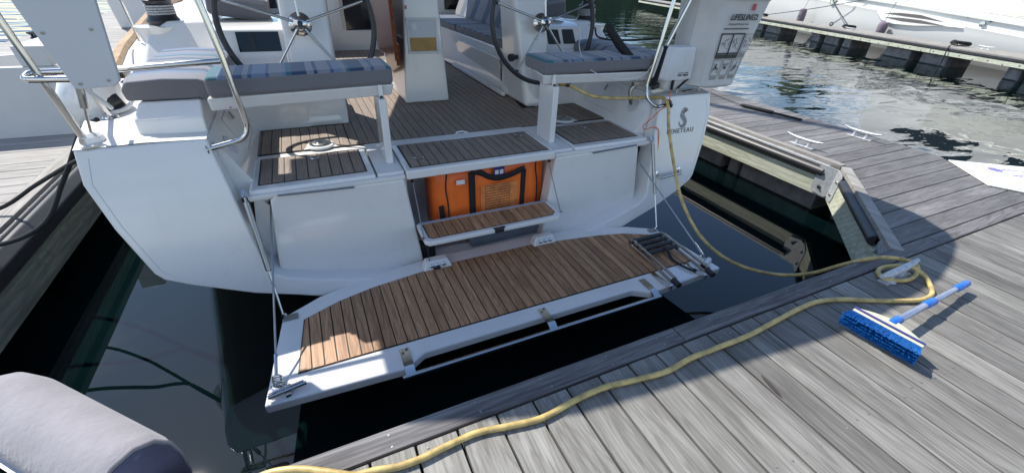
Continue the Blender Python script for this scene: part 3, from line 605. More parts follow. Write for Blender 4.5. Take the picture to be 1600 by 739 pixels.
# helm stations
def slabq(mb, quad, n, d):  # quad of 3D pts thickened along n
    q = [Vector(p) for p in quad]; n = Vector(n).normalized() * d; return mb.hexa(q + [p + n for p in q])
for sg in (1, -1):
    f = lambda x: sg * x
    B().prism([(3.85, 1.03), (3.85, 1.29), (4.02, 1.50), (4.10, 1.54), (4.155, 1.735), (4.25, 1.765), (4.9, 1.765), (4.9, 1.03)], lambda y, z: (f(1.10), y, z), lambda y, z: (f(1.66), y, z)).build('helm_console', 'gel', bt, bevel=.015, seg=3)
    B().box(f(.80 if sg < 0 else 1.0), f(1.66), 3.855, 4.6, 1.03, 1.27).build('console_base', 'gel', bt, bevel=.02, seg=3)
    ped = B().hexa([(f(.83 if sg < 0 else .90), 3.84, 1.03), (f(1.20), 3.84, 1.03), (f(1.20), 4.4, 1.03), (f(.83 if sg < 0 else .90), 4.4, 1.03), (f(.80), 4.02, 2.02), (f(1.15), 4.02, 2.02), (f(1.15), 4.38, 2.02), (f(.80), 4.38, 2.02)]).build('helm_pedestal', 'gel', bt, bevel=.05, seg=4)
    B().box(f(.84), f(1.12), 4.06, 4.32, 2.02, 2.06).build('compass_base', 'dark', ped, bevel=.01)
    # wheel, leaning forward a little
    c0 = Vector((f(1.03), 3.80, 1.815)); ex = Vector((1, 0, 0)); ez = Vector((0, math.sin(R(9)), math.cos(R(9)))); ny = Vector((0, -math.cos(R(9)), math.sin(R(9))))
    wh = bpy.data.objects.new('steering_wheel', None); COL.objects.link(wh); wh.parent = bt; ORIG[wh.name] = ORIG[bt.name]; wh.empty_display_size = .1
    B().tube([c0 + ex * .525 * math.cos(a) + ez * .525 * math.sin(a) for a in [2 * math.pi * i / 64 for i in range(64)]], .021, 10, closed=True).build('rim', 'rubber', wh, ang=80)
    for k in range(5):
        a = R(90 + 72 * k); B().tube([c0 + ny * .012 + (ex * math.cos(a) + ez * math.sin(a)) * .03, c0 + (ex * math.cos(a) + ez * math.sin(a)) * .515], .0095, 8).build('spoke', 'steel', wh, ang=80)
        B().tube([c0 + (ex * math.cos(a) + ez * math.sin(a)) * .49, c0 + (ex * math.cos(a) + ez * math.sin(a)) * .515], .014, 8).build('spoke_boot', 'rubber', wh)
    B().lathe([(.046, -.012), (.05, .0), (.048, .02), (.03, .034), (.0001, .036)], c0, ny, n=22).build('hub', 'steel', wh)
    B().lathe([(.02, .034), (.02, .039), (.0001, .039)], c0, ny, n=6).build('hub_cap', 'dark', wh)
    B().lathe([(.082, -.09), (.082, -.07), (.07, -.06), (.05, -.05), (.03, -.01), (.0001, -.01)], c0, ny, n=26).build('shaft_flange', 'steel', wh)
    # bench
    B().prism([(.86, 1.03), (.93, 1.47), (1.55, 1.47), (1.55, 1.03)], lambda x, z: (f(x + .06), 4.35, z), lambda x, z: (f(x - .04), 7.7, z)).build('bench', 'gel', bt, bevel=.02, seg=3)
    for k in range(2):
        B().hexa([(f(.97 - .05 * k), 4.62 + k * 1.5, 1.475), (f(1.5), 4.62 + k * 1.5, 1.475), (f(1.5), 6.1 + k * 1.5, 1.475), (f(.92 - .05 * k), 6.1 + k * 1.5, 1.475), (f(.95 - .05 * k), 4.6 + k * 1.5, 1.565), (f(1.5), 4.62 + k * 1.5, 1.565), (f(1.5), 6.09 + k * 1.5, 1.565), (f(.90 - .05 * k), 6.09 + k * 1.5, 1.565)]).build('bench_cushion', 'strF', bt, bevel=.025, seg=3)
    bk = B(); slabq(bk, [(f(1.34), 5.05, 1.56), (f(1.34), 7.5, 1.56), (f(1.54), 7.5, 2.0), (f(1.54), 5.05, 2.0)], (f(1), 0, -.3), .11); bk.build('backrest', 'strB', bt, bevel=.03, seg=3)
# bench details on the visible side
B().obox((.905, 5.25, 1.27), (.005, 0, 0), (0, .75, 0), (-.035, 0, .13)).build('locker_door', 'gel', bt, bevel=.004)
B().obox((.895, 5.5, 1.37), (.008, 0, 0), (0, .02, 0), (0, 0, .03)).build('door_catch', 'steel', bt)
B().obox((.905, 4.42, 1.27), (.006, 0, 0), (0, .09, 0), (-.008, 0, .11)).build('notice_plate', 'steeld', bt)
B().obox((.86, 5.2, 1.065), (.02, 0, 0), (0, .9, 0), (0, 0, .02)).build('kick_strip', 'gel2', bt, bevel=.005)
B().obox((.90, 4.36, 1.20), (.012, 0, 0), (0, .075, 0), (0, 0, .14)).build('access_panel', 'gel2', bt, bevel=.01)
B().lathe([(.022, 0), (.022, .05), (.035, .055), (.035, .09), (.0001, .09)], (.83, 3.95, 1.50), (-1, -.3, 0), n=14).build('throttle_knob', 'dark', bt)
# instruments
B().hexa([(-1.50, 4.108, 1.585), (-1.20, 4.108, 1.585), (-1.20, 4.14, 1.585), (-1.50, 4.14, 1.585), (-1.50, 4.14, 1.725), (-1.20, 4.14, 1.725), (-1.20, 4.17, 1.725), (-1.50, 4.17, 1.725)]).build('chart_plotter', 'screen', bt, bevel=.004)
for x in (1.24, 1.42): B().hexa([(x + .02, 4.10, 1.58), (x + .17, 4.10, 1.58), (x + .17, 4.14, 1.58), (x + .02, 4.14, 1.58), (x, 4.14, 1.715), (x + .14, 4.14, 1.715), (x + .14, 4.17, 1.715), (x, 4.17, 1.715)]).build('instrument_cover', 'dark', bt, bevel=.012)
# bulkhead, companionway, coachroof
b = B(); b.box(-2.3, -.35, 7.7, 7.78, 1.03, 1.95); b.box(.35, 2.3, 7.7, 7.78, 1.03, 1.95); b.box(-.35, .35, 7.7, 7.78, 1.03, 1.32); b.build('bulkhead', 'gel', bt)
B().box(-.36, .36, 7.785, 9, 1.2, 2.0).build('companionway', 'screen', bt)
for sg in (1, -1):
    B().box(sg * 1.25, sg * 1.80, 7.685, 7.70, 1.62, 1.9).build('cabin_window', 'glass', bt, bevel=.01)
    B().box(sg * .36, sg * .40, 7.66, 7.70, 1.33, 1.95).build('door_track', 'steeld', bt)
B().hexa([(-2.3, 7.79, 1.5), (2.3, 7.79, 1.5), (1.5, 13.5, 1.7), (-1.5, 13.5, 1.7), (-2.1, 7.79, 2.0), (2.1, 7.79, 2.0), (1.2, 13.2, 2.0), (-1.2, 13.2, 2.0)]).build('coachroof', 'gel', bt, bevel=.08, seg=3)
B().slab([(-2.8, 7.8), (2.8, 7.8), (2.7, 11.5), (2.1, 14), (1.0, 17), (0, 19.2), (-1.0, 17), (-2.1, 14), (-2.7, 11.5)], 1.52, 1.56).build('foredeck', 'gel2', bt)
# cockpit table
tb = B().hexa([(-.205, 4.33, 1.035), (.25, 4.33, 1.035), (.25, 5.5, 1.035), (-.205, 5.5, 1.035), (-.12, 4.42, 2.05), (.20, 4.42, 2.05), (.20, 5.4, 2.05), (-.12, 5.4, 2.05)]).build('cockpit_table', 'gel', bt, bevel=.02, seg=3)
ty = lambda z: 4.33 + .09 * (z - 1.035)
fr = B(); x0, x1, z0, z1 = -.125, .175, 1.49, 1.80
for a_, b_, c_, d_ in ((x0, x1, z1 - .022, z1), (x0, x1, z0, z0 + .022), (x0, x0 + .022, z0 + .023, z1 - .023), (x1 - .022, x1, z0 + .023, z1 - .023)):
    fr.hexa([(a_, ty(c_) - .012, c_), (b_, ty(c_) - .012, c_), (b_, ty(c_) + .01, c_), (a_, ty(c_) + .01, c_), (a_, ty(d_) - .012, d_), (b_, ty(d_) - .012, d_), (b_, ty(d_) + .01, d_), (a_, ty(d_) + .01, d_)])
nf = fr.build('niche_frame', 'gel2', tb, bevel=.004)
def face(a_, b_, c_, d_, o, name, mt): return B().hexa([(a_, ty(c_) - o, c_), (b_, ty(c_) - o, c_), (b_, ty(c_) + .01, c_), (a_, ty(c_) + .01, c_), (a_, ty(d_) - o, d_), (b_, ty(d_) - o, d_), (b_, ty(d_) + .01, d_), (a_, ty(d_) + .01, d_)]).build(name, mt, tb, smooth=False)
face(x0 + .023, x1 - .023, 1.513, 1.63, .004, 'amber_panel', 'brass'); face(x0 + .023, x1 - .023, 1.632, 1.777, .004, 'niche_back', 'board')
B().lathe([(.035, 0), (.035, .008), (.012, .012), (.0001, .012)], (-.06, ty(1.72) - .004, 1.72), (0, -1, .09), n=20).build('socket', 'white', tb)
face(-.118, -.10, 1.87, 1.90, .003, 'red_tag', 'red')
lf_ = B().hexa([(-.30, 4.15, 1.47), (-.265, 4.15, 1.47), (-.22, 5.35, 1.40), (-.255, 5.35, 1.40), (-.34, 3.98, 2.04), (-.305, 3.98, 2.04), (-.24, 5.55, 2.04), (-.275, 5.55, 2.04)]).build('table_leaf', 'varn', tb, bevel=.006)
B().hexa([(-.262, 4.3, 1.40), (-.225, 4.3, 1.40), (-.2, 5.0, 1.2), (-.235, 5.0, 1.2), (-.27, 4.22, 1.6), (-.23, 4.22, 1.6), (-.2, 5.1, 1.6), (-.24, 5.1, 1.6)]).build('leaf_support', 'varn', tb, bevel=.006)
# ------------------------------------------------ bathing platform
PO = [(-1.575, 1.69), (-.87, 1.655), (-.75, 1.73), (.75, 1.73), (.87, 1.655), (1.575, 1.69), (1.49, 2.35), (1.27, 2.475), (.96, 2.575), (.43, 2.65), (-.43, 2.65), (-.96, 2.575), (-1.27, 2.475), (-1.49, 2.35)]
pf = B().slab(PO, .255, .318).build('bathing_platform', 'gel', bt, bevel=.014, seg=3)
PW = [(-1.415, 1.84), (1.415, 1.84), (1.385, 2.275), (1.15, 2.385), (.93, 2.435), (.37, 2.515), (-.37, 2.515), (-.93, 2.435), (-1.15, 2.375), (-1.37, 2.275)]
B().slab(PW, .3185, .3205).build('caulking', 'caulk', pf, smooth=False)
PI = inset(PW, .007); planks(PI, 0, -1.408, 2.816 / 43, .0072, .321, .3255, 'teak', pf, ox=XC)
for sg in (-1, 1):
    hb = B().hexa([(sg * .34, 2.47, .315), (sg * .56, 2.47, .315), (sg * .56, 2.56, .315), (sg * .34, 2.56, .315), (sg * .37, 2.50, .385), (sg * .53, 2.50, .385), (sg * .53, 2.56, .385), (sg * .37, 2.56, .385)]).build('hinge_block', 'gel', bt, bevel=.01)
    for x in (.405, .45, .495): B().lathe([(.016, 0), (.016, .005), (.008, .008), (.0001, .008)], (sg * x, 2.484, .352), (0, -.92, .39), n=12).build('bolt', 'steel', hb)
B().tube([(-.90, 1.625, .285), (.925, 1.625, .285)], .0155, 10).build('grab_rail', 'steel', bt, ang=80)
for x in (-.855, .05, .885):
    h = B(); pr = [(1.80, .3195), (1.70 if abs(x) < .5 else 1.68, .3195), (1.66, .318), (1.63, .298), (1.612, .30), (1.652, .326), (1.70, .3245), (1.80, .3245)]
    h.prism(pr, lambda y, z: (x - .027, y, z), lambda y, z: (x + .027, y, z)); h = h.build('rail_strap', 'steel', bt)
    for yy in (1.785, 1.765): B().lathe([(.009, 0), (.009, .004), (.0001, .005)], (x + (.012 if yy > 1.77 else -.012), yy, .3245), n=10).build('bolt', 'steeld', h)
for sg in (-1, 1):
    f = lambda x: sg * x
    a, b_ = Vector((f(1.53), 2.65, 1.02)), Vector((f(1.478), 2.325, .345)); m_ = a.lerp(b_, .60)
    gs = B().tube([a, a.lerp(b_, .04), a.lerp(b_, .04), m_, m_], [.007, .007, .016, .016, .0155], 10).build('gas_strut', 'steeld', bt, ang=60)
    B().tube([m_, b_], .008, 8).build('strut_rod', 'steel', gs, ang=60); B().tube([a + Vector((0, .03, .03)), a], .014, 8).build('strut_end', 'steel', gs)
    B().box(f(1.40), f(1.49), 2.30, 2.35, .3185, .327).build('strut_plate', 'steeld', bt, bevel=.002)
    B().tube([b_ + Vector((-.012, 0, -.02)), b_ + Vector((.012, 0, .012))], .012, 8).build('strut_end', 'steel', gs)
    wa, wb = Vector((f(1.425), 2.775, .90)), Vector((f(1.508), 1.83, .37))
    ws = B().tube([wa, wb], .0062, 7).build('wire_stay', 'steeld', bt)
    B().lathe([(.03, 0), (.03, .004), (.018, .01), (.014, .03), (.0001, .032)], wa + Vector((0, .02, .01)), (0, -1, -.1), n=14).build('padeye', 'steel', ws)
    B().tube([wa.lerp(wb, .9), wb], .009, 8).build('swage', 'steel', ws)
    for k in range(3):
        c = Vector((f(1.508), 1.825 - .012 * k, .35 - .012 * k)); B().tube([c + Vector((.022 * math.cos(q), .014 * math.sin(q) * (1 if k % 2 else .3), .02 * math.sin(q))) for q in [i * math.pi / 6 for i in range(12)]], .0045, 5, closed=True).build('shackle', 'steel', ws)
    B().lathe([(.035, 0), (.03, .004), (.0001, .005)], (f(1.51), 1.80, .3185), n=16).build('padeye', 'steel', ws)
# flag staff cleat on the platform corner
cp = B().tube([(-1.55, 1.712, .345), (-1.372, 1.742, .345)], .011, 8).build('folding_cleat', 'steel', bt)
B().tube([(-1.55, 1.738, .34), (-1.385, 1.765, .34)], .006, 8).build('cleat_bar', 'steel', cp); B().obox((-1.46, 1.735, .33), (.014, .002, 0), (-.002, .035, 0), (0, 0, .012)).build('cleat_foot', 'steel', cp, bevel=.004)
# white roller with black end on the other corner
B().tube([(1.44, 1.735, .347), (1.53, 1.775, .347)], .022, 12).build('corner_roller', 'gel2', bt, ang=60); B().tube([(1.405, 1.72, .347), (1.442, 1.736, .347)], .024, 10).build('roller_cap', 'dark', bt, ang=60)
# boarding ladder folded on the platform
ld = bpy.data.objects.new('boarding_ladder', None); COL.objects.link(ld); ld.parent = bt; ORIG[ld.name] = ORIG[bt.name]; ld.empty_display_size = .1
for x0, x1 in ((1.085, 1.045), (1.40, 1.375)):
    for o_, z in ((0, .352), (.024, .378)):
        B().tube([(x0 + o_, 2.20 - (.03 if o_ else 0), z), (x1 + o_, 1.66, z)], .0115, 8).build('rail', 'steel', ld, ang=60)
    B().tube([(x1 + .012, 1.668, .365), (x1 + .008, 1.60, .362)], .0225, 10).build('end_cap', 'rubber', ld, ang=60)
    B().prism([(1.83, .3185), (1.62, .3185), (1.615, .365), (1.64, .37)], lambda y, z: (x1 - .045, y, z), lambda y, z: (x1 - .036, y, z)).build('hinge_plate', 'steel', ld, smooth=False)
    B().box(x1 - .05, x1 + .0, 1.70, 1.84, .3185, .3215).build('hinge_foot', 'steel', ld)
    B().lathe([(.014, 0), (.014, .01), (.0001, .011)], (x1 - .045, 1.635, .35), (-1, 0, 0), n=12).build('pivot_bolt', 'steel', ld)
for k in range(4):
    y = 2.185 - k * .062; B().tube([(1.10 + .004 * k, y, .372), (1.40, y, .372)], .0185, 10).build('rung', 'rubber', ld, ang=60)
    for x in (1.085, 1.405): B().obox((x, y, .37), (.013, 0, 0), (0, .018, 0), (0, 0, .022)).build('rung_joint', 'steeld', ld, bevel=.004)
pts = spline([(1.26, 2.0, .39), (1.265, 1.97, .385), (1.262, 1.90, .345), (1.275, 1.84, .335), (1.30, 1.76, .334), (1.33, 1.71, .333)], 5)
sb = B(); sb.grid([[p + Vector((-.013, 0, 0)), p + Vector((.013, 0, 0))] for p in pts]); sb.build('pull_strap', 'black', ld, thick=.004)
# drop down shelf of the locker
SO = [(-.52, 2.395), (.50, 2.395), (.54, 2.44), (.54, 2.665), (-.545, 2.665), (-.545, 2.43)]
sh = B().slab(SO, .582, .618).build('drop_down_shelf', 'gel', bt, bevel=.008)
SW = [(-.485, 2.43), (.465, 2.43), (.505, 2.47), (.505, 2.635), (-.51, 2.635), (-.51, 2.455)]
B().slab(SW, .6185, .620).build('caulking', 'caulk', sh, smooth=False); planks(inset(SW, .005), 0, -.505, 1.005 / 15, .0065, .6205, .625, 'teak', sh, ox=XC)
B().box(-.035, .035, 2.382, 2.40, .587, .613).build('latch', 'dark', sh, bevel=.004); B().box(-.045, .045, 2.386, 2.41, .6185, .6215).build('latch_plate', 'steel', sh)
B().tube([(-.535, 2.648, .628), (.53, 2.648, .628)], .006, 6).build('shelf_edge_strip', 'steel', sh)
for sg in (-1, 1): 
    st = B().tube([(sg * .535, 2.69, .955), (sg * .543, 2.45, .625)], .0035, 6).build('shelf_stay', 'steeld', sh); B().lathe([(.012, 0), (.012, .01), (.0001, .012)], (sg * .548, 2.45, .618), n=10).build('stay_pin', 'steel', sh)
    B().lathe([(.012, 0), (.012, .012), (.0001, .012)], (sg * .54, 2.69, .955), (0, -1, 0), n=10).build('stay_pin', 'steel', sh)
B().tube(spline([(-.50, 2.55, .585), (-.505, 2.52, .45), (-.50, 2.50, .36), (-.47, 2.46, .345)], 5), .003, 5).build('lanyard', 'dark', bt)
B().tube([(-.49, 2.452, .35), (-.44, 2.455, .345)], .011, 7).build('lanyard_toggle', 'dark', bt)
# transom handrail
B().tube(fillet([(1.62, yt(.70) + .0, .70), (1.62, yt(.70) - .06, .695), (1.885, yt(.71) - .06, .705), (1.885, yt(.71), .71)], .05), .0125, 10).build('handrail', 'steel', bt, ang=80)
for x in (1.62, 1.885): B().lathe([(.034, 0), (.034, .004), (.015, .008), (.0001, .008)], (x, yt(.705) - .001, .705), (0, -1, .24), n=16).build('rail_flange', 'steel', bt)
# round vents on the cockpit sides, hatch outline
for sg in (-1, 1):
    nrm = Vector((-sg * .9, 0, .43)); c = Vector((sg * 1.575, 3.03, 1.215))
    v = B().lathe([(.062, 0), (.062, .004), (.05, .007), (.04, .003), (.022, .004), (.022, .01), (.0001, .011)], c, nrm, n=26).build('round_vent', 'board', bt)
    q = [Vector((sg * 1.502, y, 1.065)) + Vector((sg * (z - 1.065) * .495, 0, z - 1.065)) - Vector((sg, 0, -.4)) * .001 for y, z in ((3.22, 1.10), (3.26, 1.31), (3.75, 1.31), (3.75, 1.10))]
    B().tube(fillet(q + [q[0]], .05), .003, 5).build('access_hatch_seam', 'board', bt)
    B().tube([(sg * 1.60, 3.48, 1.30), (sg * 1.585, 3.5, 1.25)], .008, 6).build('hatch_pull', 'steeld', bt)
# ------------------------------------------------ pushpit rails, board, backstay fittings
def wp(*p): return [(a - XC, b_, c) for a, b_, c in p]
r1 = B().tube(wp((-1.125, 2.875, 1.355), (-1.19, 2.85, 1.94), (-1.27, 2.9, 2.6), (-1.22, 3.0, 3.09)), .0165, 10).build('pushpit_post', 'steel', bt, ang=80)
B().lathe([(.03, 0), (.026, .03), (.0001, .032)], wp((-1.122, 2.877, 1.345))[0], n=14).build('post_foot', 'steeld', r1)
r2 = B().tube(fillet(wp((-.585, 2.782, 1.283), (-.36, 2.80, 1.325), (-.385, 2.82, 1.74), (-.42, 2.84, 2.05), (-.55, 2.95, 3.09)), .09, 7), .0165, 10).build('pushpit_post', 'steel', bt, ang=80)
B().lathe([(.03, 0), (.03, .005), (.018, .01), (.0001, .01)], wp((-.59, 2.78, 1.282))[0], (1, .1, .15), n=16).build('rail_flange', 'steel', r2)
B().tube(wp((-.388, 2.835, 1.737), (-.86, 2.85, 1.71)), .0155, 10).build('pushpit_rail', 'steel', bt, ang=80)
B().tube(fillet(wp((-.86, 2.86, 1.71), (-1.20, 2.875, 1.705), (-1.21, 2.82, 1.685), (-1.02, 2.81, 1.68)), .03), .0155, 10).build('pushpit_rail', 'steel', bt, ang=80)
B().tube(wp((-1.04, 2.84, 1.69), (-1.0, 2.86, 1.6), (-.98, 2.95, 1.5)), .011, 8).build('pushpit_brace', 'board', bt, ang=80)
bd = B().prism([(-2.245, 2.6), (-2.142, 2.02), (-2.078, 1.655), (-2.06, 1.645), (-1.925, 1.652), (-1.895, 1.675), (-1.858, 2.02), (-1.80, 2.6)], lambda x, z: (x, 2.738, z), lambda x, z: (x, 2.765, z)).build('mounting_board', 'board', bt, bevel=.006)
for x, z in ((-2.09, 1.892), (-1.918, 1.905), (-2.047, 1.672), (-1.937, 1.682), (-2.12, 2.1), (-1.9, 2.1)): B().lathe([(.0075, 0), (.0075, .003), (.004, .0035), (.004, .002), (.0001, .002)], (x, 2.738, z), (0, -1, 0), n=10).build('screw', 'steeld', bd)
tk = B().tube(wp((-1.055, 2.91, 1.62), (-1.072, 2.905, 1.52)), .017, 10).build('turnbuckle', 'steeld', bt); B().tube(wp((-1.072, 2.905, 1.52), (-1.10, 2.90, 1.36)), .0065, 8).build('backstay_rod', 'steeld', tk); B().tube(wp((-1.055, 2.91, 1.62), (-.9, 3.2, 3.4)), .005, 6).build('backstay_wire', 'steeld', tk)
B().lathe([(.055, 0), (.05, .035), (.03, .05), (.0001, .05)], wp((-1.10, 2.90, 1.345))[0], n=18).build('chainplate_cover', 'gel', bt)
B().obox(wp((-1.075, 2.79, 1.352))[0], (.04, .018, 0), (-.006, .012, 0), (0, 0, .006)).build('deck_clip', 'steel', bt, bevel=.003)
sg3 = B().tube(wp((-1.12, 3.30, 1.37), (-1.22, 3.28, 1.80), (-1.27, 3.25, 2.2)), .0135, 8).build('stanchion', 'steel', bt, ang=80); B().lathe([(.045, 0), (.04, .01), (.0001, .012)], wp((-1.12, 3.30, 1.365))[0], n=14).build('stanchion_foot', 'steel', sg3)
B().tube(spline(wp((-1.12, 3.33, 1.38), (-1.04, 3.42, 1.40), (-1.02, 3.6, 1.52), (-1.05, 3.85, 1.62), (-1.1, 4.1, 1.62)), 5), .013, 8).build('white_tube', 'board', bt, ang=80)
B().tube(wp((-1.475, 5.85, 1.45), (-1.50, 5.83, 1.9), (-1.52, 5.82, 2.2)), .014, 8).build('stanchion', 'steel', bt, ang=80)
B().obox(wp((-1.26, 4.25, 1.45))[0], (.03, 0, 0), (0, .045, 0), (0, 0, .04)).build('rope_block', 'dark', bt, bevel=.012); B().obox(wp((-1.205, 4.22, 1.43))[0], (.028, 0, 0), (0, .05, 0), (0, 0, .035)).build('block_cheek', 'steeld', bt, bevel=.01)
# starboard quarter rails
for P in (((2.60, 2.86, 1.42), (2.65, 2.85, 1.79), (2.69, 2.85, 2.06), (2.80, 2.9, 3.09)), ((2.70, 2.88, 1.63), (2.77, 2.87, 1.82), (2.86, 2.85, 2.07), (3.1, 2.9, 3.09))):
    B().tube(wp(*P), .0155, 10).build('pushpit_post', 'steel', bt, ang=80)
B().tube(fillet(wp((2.605, 2.86, 1.44), (2.59, 2.82, 1.33), (2.66, 2.76, 1.265), (2.79, 2.765, 1.29)), .07), .0155, 10).build('pushpit_post', 'steel', bt, ang=80)
B().lathe([(.035, 0), (.035, .006), (.0001, .008)], wp((2.79, 2.77, 1.29))[0], (-.3, -1, 0), n=14).build('rail_flange', 'steel', bt)
B().tube(wp((2.93, 2.84, 1.35), (2.93, 2.86, 1.5)), .007, 6).build('rail_pin', 'steeld', bt); B().tube(wp((3.2, 2.85, 1.35), (3.205, 2.87, 1.5)), .007, 6).build('rail_pin', 'steeld', bt)
B().obox(wp((3.05, 2.83, 1.362))[0], (.06, .01, 0), (-.004, .02, 0), (0, 0, .008)).build('deck_cleat', 'steeld', bt, bevel=.004)
B().tube(spline(wp((2.55, 2.93, 1.43), (2.5, 2.94, 1.38), (2.52, 2.93, 1.28), (2.545, 2.95, 1.26)), 5), .016, 8).build('clamp_arm', 'steeld', bt); B().obox(wp((2.53, 2.9, 1.44))[0], (.05, 0, 0), (0, .02, 0), (0, 0, .018)).build('clamp', 'steeld', bt, bevel=.006)
# emblem and name on the starboard quarter
zc = 1.152; ec = Vector((1.905, 0, 0))
def tp(x, z, o=.003): return (x, yt(z) - o, z)
sea = spline([tp(1.945, 1.215), tp(1.925, 1.226), tp(1.90, 1.205), tp(1.895, 1.175), tp(1.918, 1.15), tp(1.932, 1.125), tp(1.92, 1.098), tp(1.893, 1.09), tp(1.868, 1.105), tp(1.862, 1.128)], 4)
k = len(sea); em = B().tube(sea, [.007 + .0165 * math.sin(math.pi * min(1, .15 + i / k)) ** .8 for i in range(k)], 8)
for v in em.v: v.y = yt(v.z) - .0005 - max(0, min(.003, (yt(v.z) - v.y) * .15 + .0018))
em.build('seahorse_emblem', 'emb', bt)
for i in range(7):
    p = sea[4 + i * 4]; MB().tube([p + Vector((XC - .014, -.002, .008)), p + Vector((XC + .012, -.002, -.006))], .0018, 4).build('emblem_stroke', 'inkg', bt)
MB().tube([Vector(sea[0]) + Vector((XC - .04, -.005, -.02)), Vector(sea[1]) + Vector((XC - .012, -.003, .0)), Vector(sea[0]) + Vector((XC + .012, -.003, .004))], [.002, .006, .002], 5).build('emblem_mane', 'ink', bt)
text('BENETEAU', (XC + 1.882, yt(1.052) - .0025, 1.052), (1, 0, -.01), (0, .238, .97), .056, 'inkg', bt, bold=.001, spacing=1.22)
# ------------------------------------------------ mast, boom and bimini (outside the picture, they cast its shadows)
B().lathe([(.10, 0), (.10, 15), (.07, 18)], (0, 12.6, 1.9), n=16).build('mast', 'alu', bt)
B().tube([(0, 12.5, 3.7), (0, 6.8, 3.75)], .09, 10).build('boom', 'alu', bt)
CP = [(-.98, 3.26), (-.92, 3.15), (-.85, 3.09), (-.70, 3.04), (-.19, 2.86), (.26, 2.81), (.8, 2.77), (1.34, 2.72), (1.75, 2.71), (2.12, 2.74), (2.52, 2.77), (2.90, 2.86), (3.18, 2.96), (3.31, 3.07), (3.43, 3.31), (3.44, 3.56), (3.40, 3.79), (3.38, 4.9), (3.3, 8.2), (.55, 8.2), (.12, 6.5), (-.42, 4.84), (-1.0, 4.80)]
CP = [(x - .035, y - .165) for x, y in CP]
MB().slab(CP, 3.085, 3.10).build('bimini', 'canopy', bt)
for y in (3.3, 4.7, 6.4): MB().tube([(-.95 if y < 5 else .15, y, 3.07), (3.36, y, 3.07)], .016, 8).build('bimini_bow', 'steel', bt)
# ================================================================== LOOSE THINGS
MX = lambda x: x + XC
def cushion(x0, x1, y0, y1, z0, z1, mat, label, group, zig=0):
    m = MB(); n = 10; xs = [x0 + (x1 - x0) * i / n for i in range(n + 1)]
    m.box(x0, x1, y0, y1, z0, z1); o = m.build('seat_cushion', mat, bevel=.028, seg=4); return tag(o, label, 'cushion', group)
g = 'striped cockpit cushions'
c1 = cushion(MX(-1.585), MX(-.555), 2.885, 3.23, 1.540, 1.655, 'strX', 'blue and grey striped cushion on the left helm seat, in front of the big wheel', g)
c2 = cushion(MX(.56), MX(1.62), 2.885, 3.25, 1.550, 1.655, 'strX', 'blue striped cushion on the right helm seat with a black foam tube across it', g)
c1.rotation_euler = (0, R(-1.0), R(.6))
def side_cushion(sg, label):
    m = MB(XC); n = 14; rows = []
    for i in range(n + 1):
        y = 3.02 + 1.12 * i / n; e = .0 if 0 < i < n else .012
        prof = [(2.0 - e, 1.512), (2.01 - e, 1.57), (1.98 - e, 1.625 - e), (1.80, 1.635 - e), (1.62 + e, 1.625 - e), (1.57 + e, 1.595), (1.545 + e, 1.53), (1.555 + e, 1.475), (1.60 + e, 1.475), (1.645, 1.508)]
        rows.append([(sg * x, y, z) for x, z in prof])
    m.grid(rows, close=True); k = len(rows[0]); m.f += [tuple(range(k)), tuple(n * k + j for j in reversed(range(k)))]
    return tag(m.build('seat_cushion', 'strY', bevel=.012, seg=3, ang=50), label, 'cushion', g)
side_cushion(-1, 'sunlit pale striped cushion on the left quarter behind the steel rail'); side_cushion(1, 'shaded striped cushion on the right quarter beside the white canvas bag')
def pillow(sg, label):
    m = MB(XC); m.obox((sg * 1.47, 4.78, 1.865), (.22, 0, sg * .03), (0, .26, .0), (-sg * .012, 0, .085)); return tag(m.build('bolster_cushion', 'strB', bevel=.04, seg=4), label, 'cushion', g)
pillow(-1, 'striped bolster cushion on the coaming above the left chart screen'); pillow(1, 'dark striped bolster on the coaming behind the right wheel')
# black foam tube over the right helm seat
tag(MB().tube([(2.255, 3.06, 1.865), (2.27, 3.05, 1.84), (2.38, 3.03, 1.725), (2.50, 2.96, 1.60), (2.525, 2.945, 1.575), (2.53, 2.94, 1.565)], [.014, .03, .036, .034, .03, .01], 14).build('foam_tube', 'black', ang=80), 'black foam covered tube leaning across the right helm cushion', 'foam tube')
tag(MB().tube(spline([(2.60, 2.84, 1.60), (2.50, 2.83, 1.52), (2.28, 2.85, 1.50), (2.05, 2.88, 1.56), (1.98, 2.95, 1.65), (2.1, 3.2, 1.73), (2.3, 3.4, 1.75)], 7), .003, 5).build('thin_cord', 'white', ang=80), 'thin white cord looping over the right helm cushion to the rail', 'cord')
tag(MB().tube(spline([(2.78, 3.0, 1.77), (2.6, 3.3, 1.72), (2.5, 3.5, 1.72), (2.52, 3.6, 1.78), (2.44, 3.5, 1.8)], 7), .009, 6).build('black_line', 'dark', ang=80), 'black line hanging from the right quarter rail above the side cushion', 'rope')
# tall throwing-sling bag
def frustum(mb, lo, hi, z0, z1): return mb.hexa([(x, y, z0) for x, y in lo] + [(x, y, z1) for x, y in hi])
sl_ = MB()
rws = []
for z, x0, x1, y0, y1 in ((1.40, 3.12, 3.42, 2.74, 2.98), (1.42, 3.02, 3.45, 2.72, 3.0), (1.75, 3.0, 3.50, 2.71, 3.01), (2.06, 2.98, 3.56, 2.69, 3.02), (2.09, 2.97, 3.57, 2.68, 3.03), (2.5, 2.94, 3.63, 2.66, 3.05)):
    m_ = (x0 + x1) / 2; rws.append([(x0 - .06, y1, z), (x0 - .055, y0 + .12, z), (x0 + .06, y0, z), (m_, y0 - .008, z), (x1, y0, z), (x1 + .03, y0 + .1, z), (x1 + .02, y1, z), (m_, y1 + .02, z)])
sl_.grid(rws, close=True); sl_.f.append(tuple(range(8))); sl_.f.append(tuple(40 + j for j in range(8)))
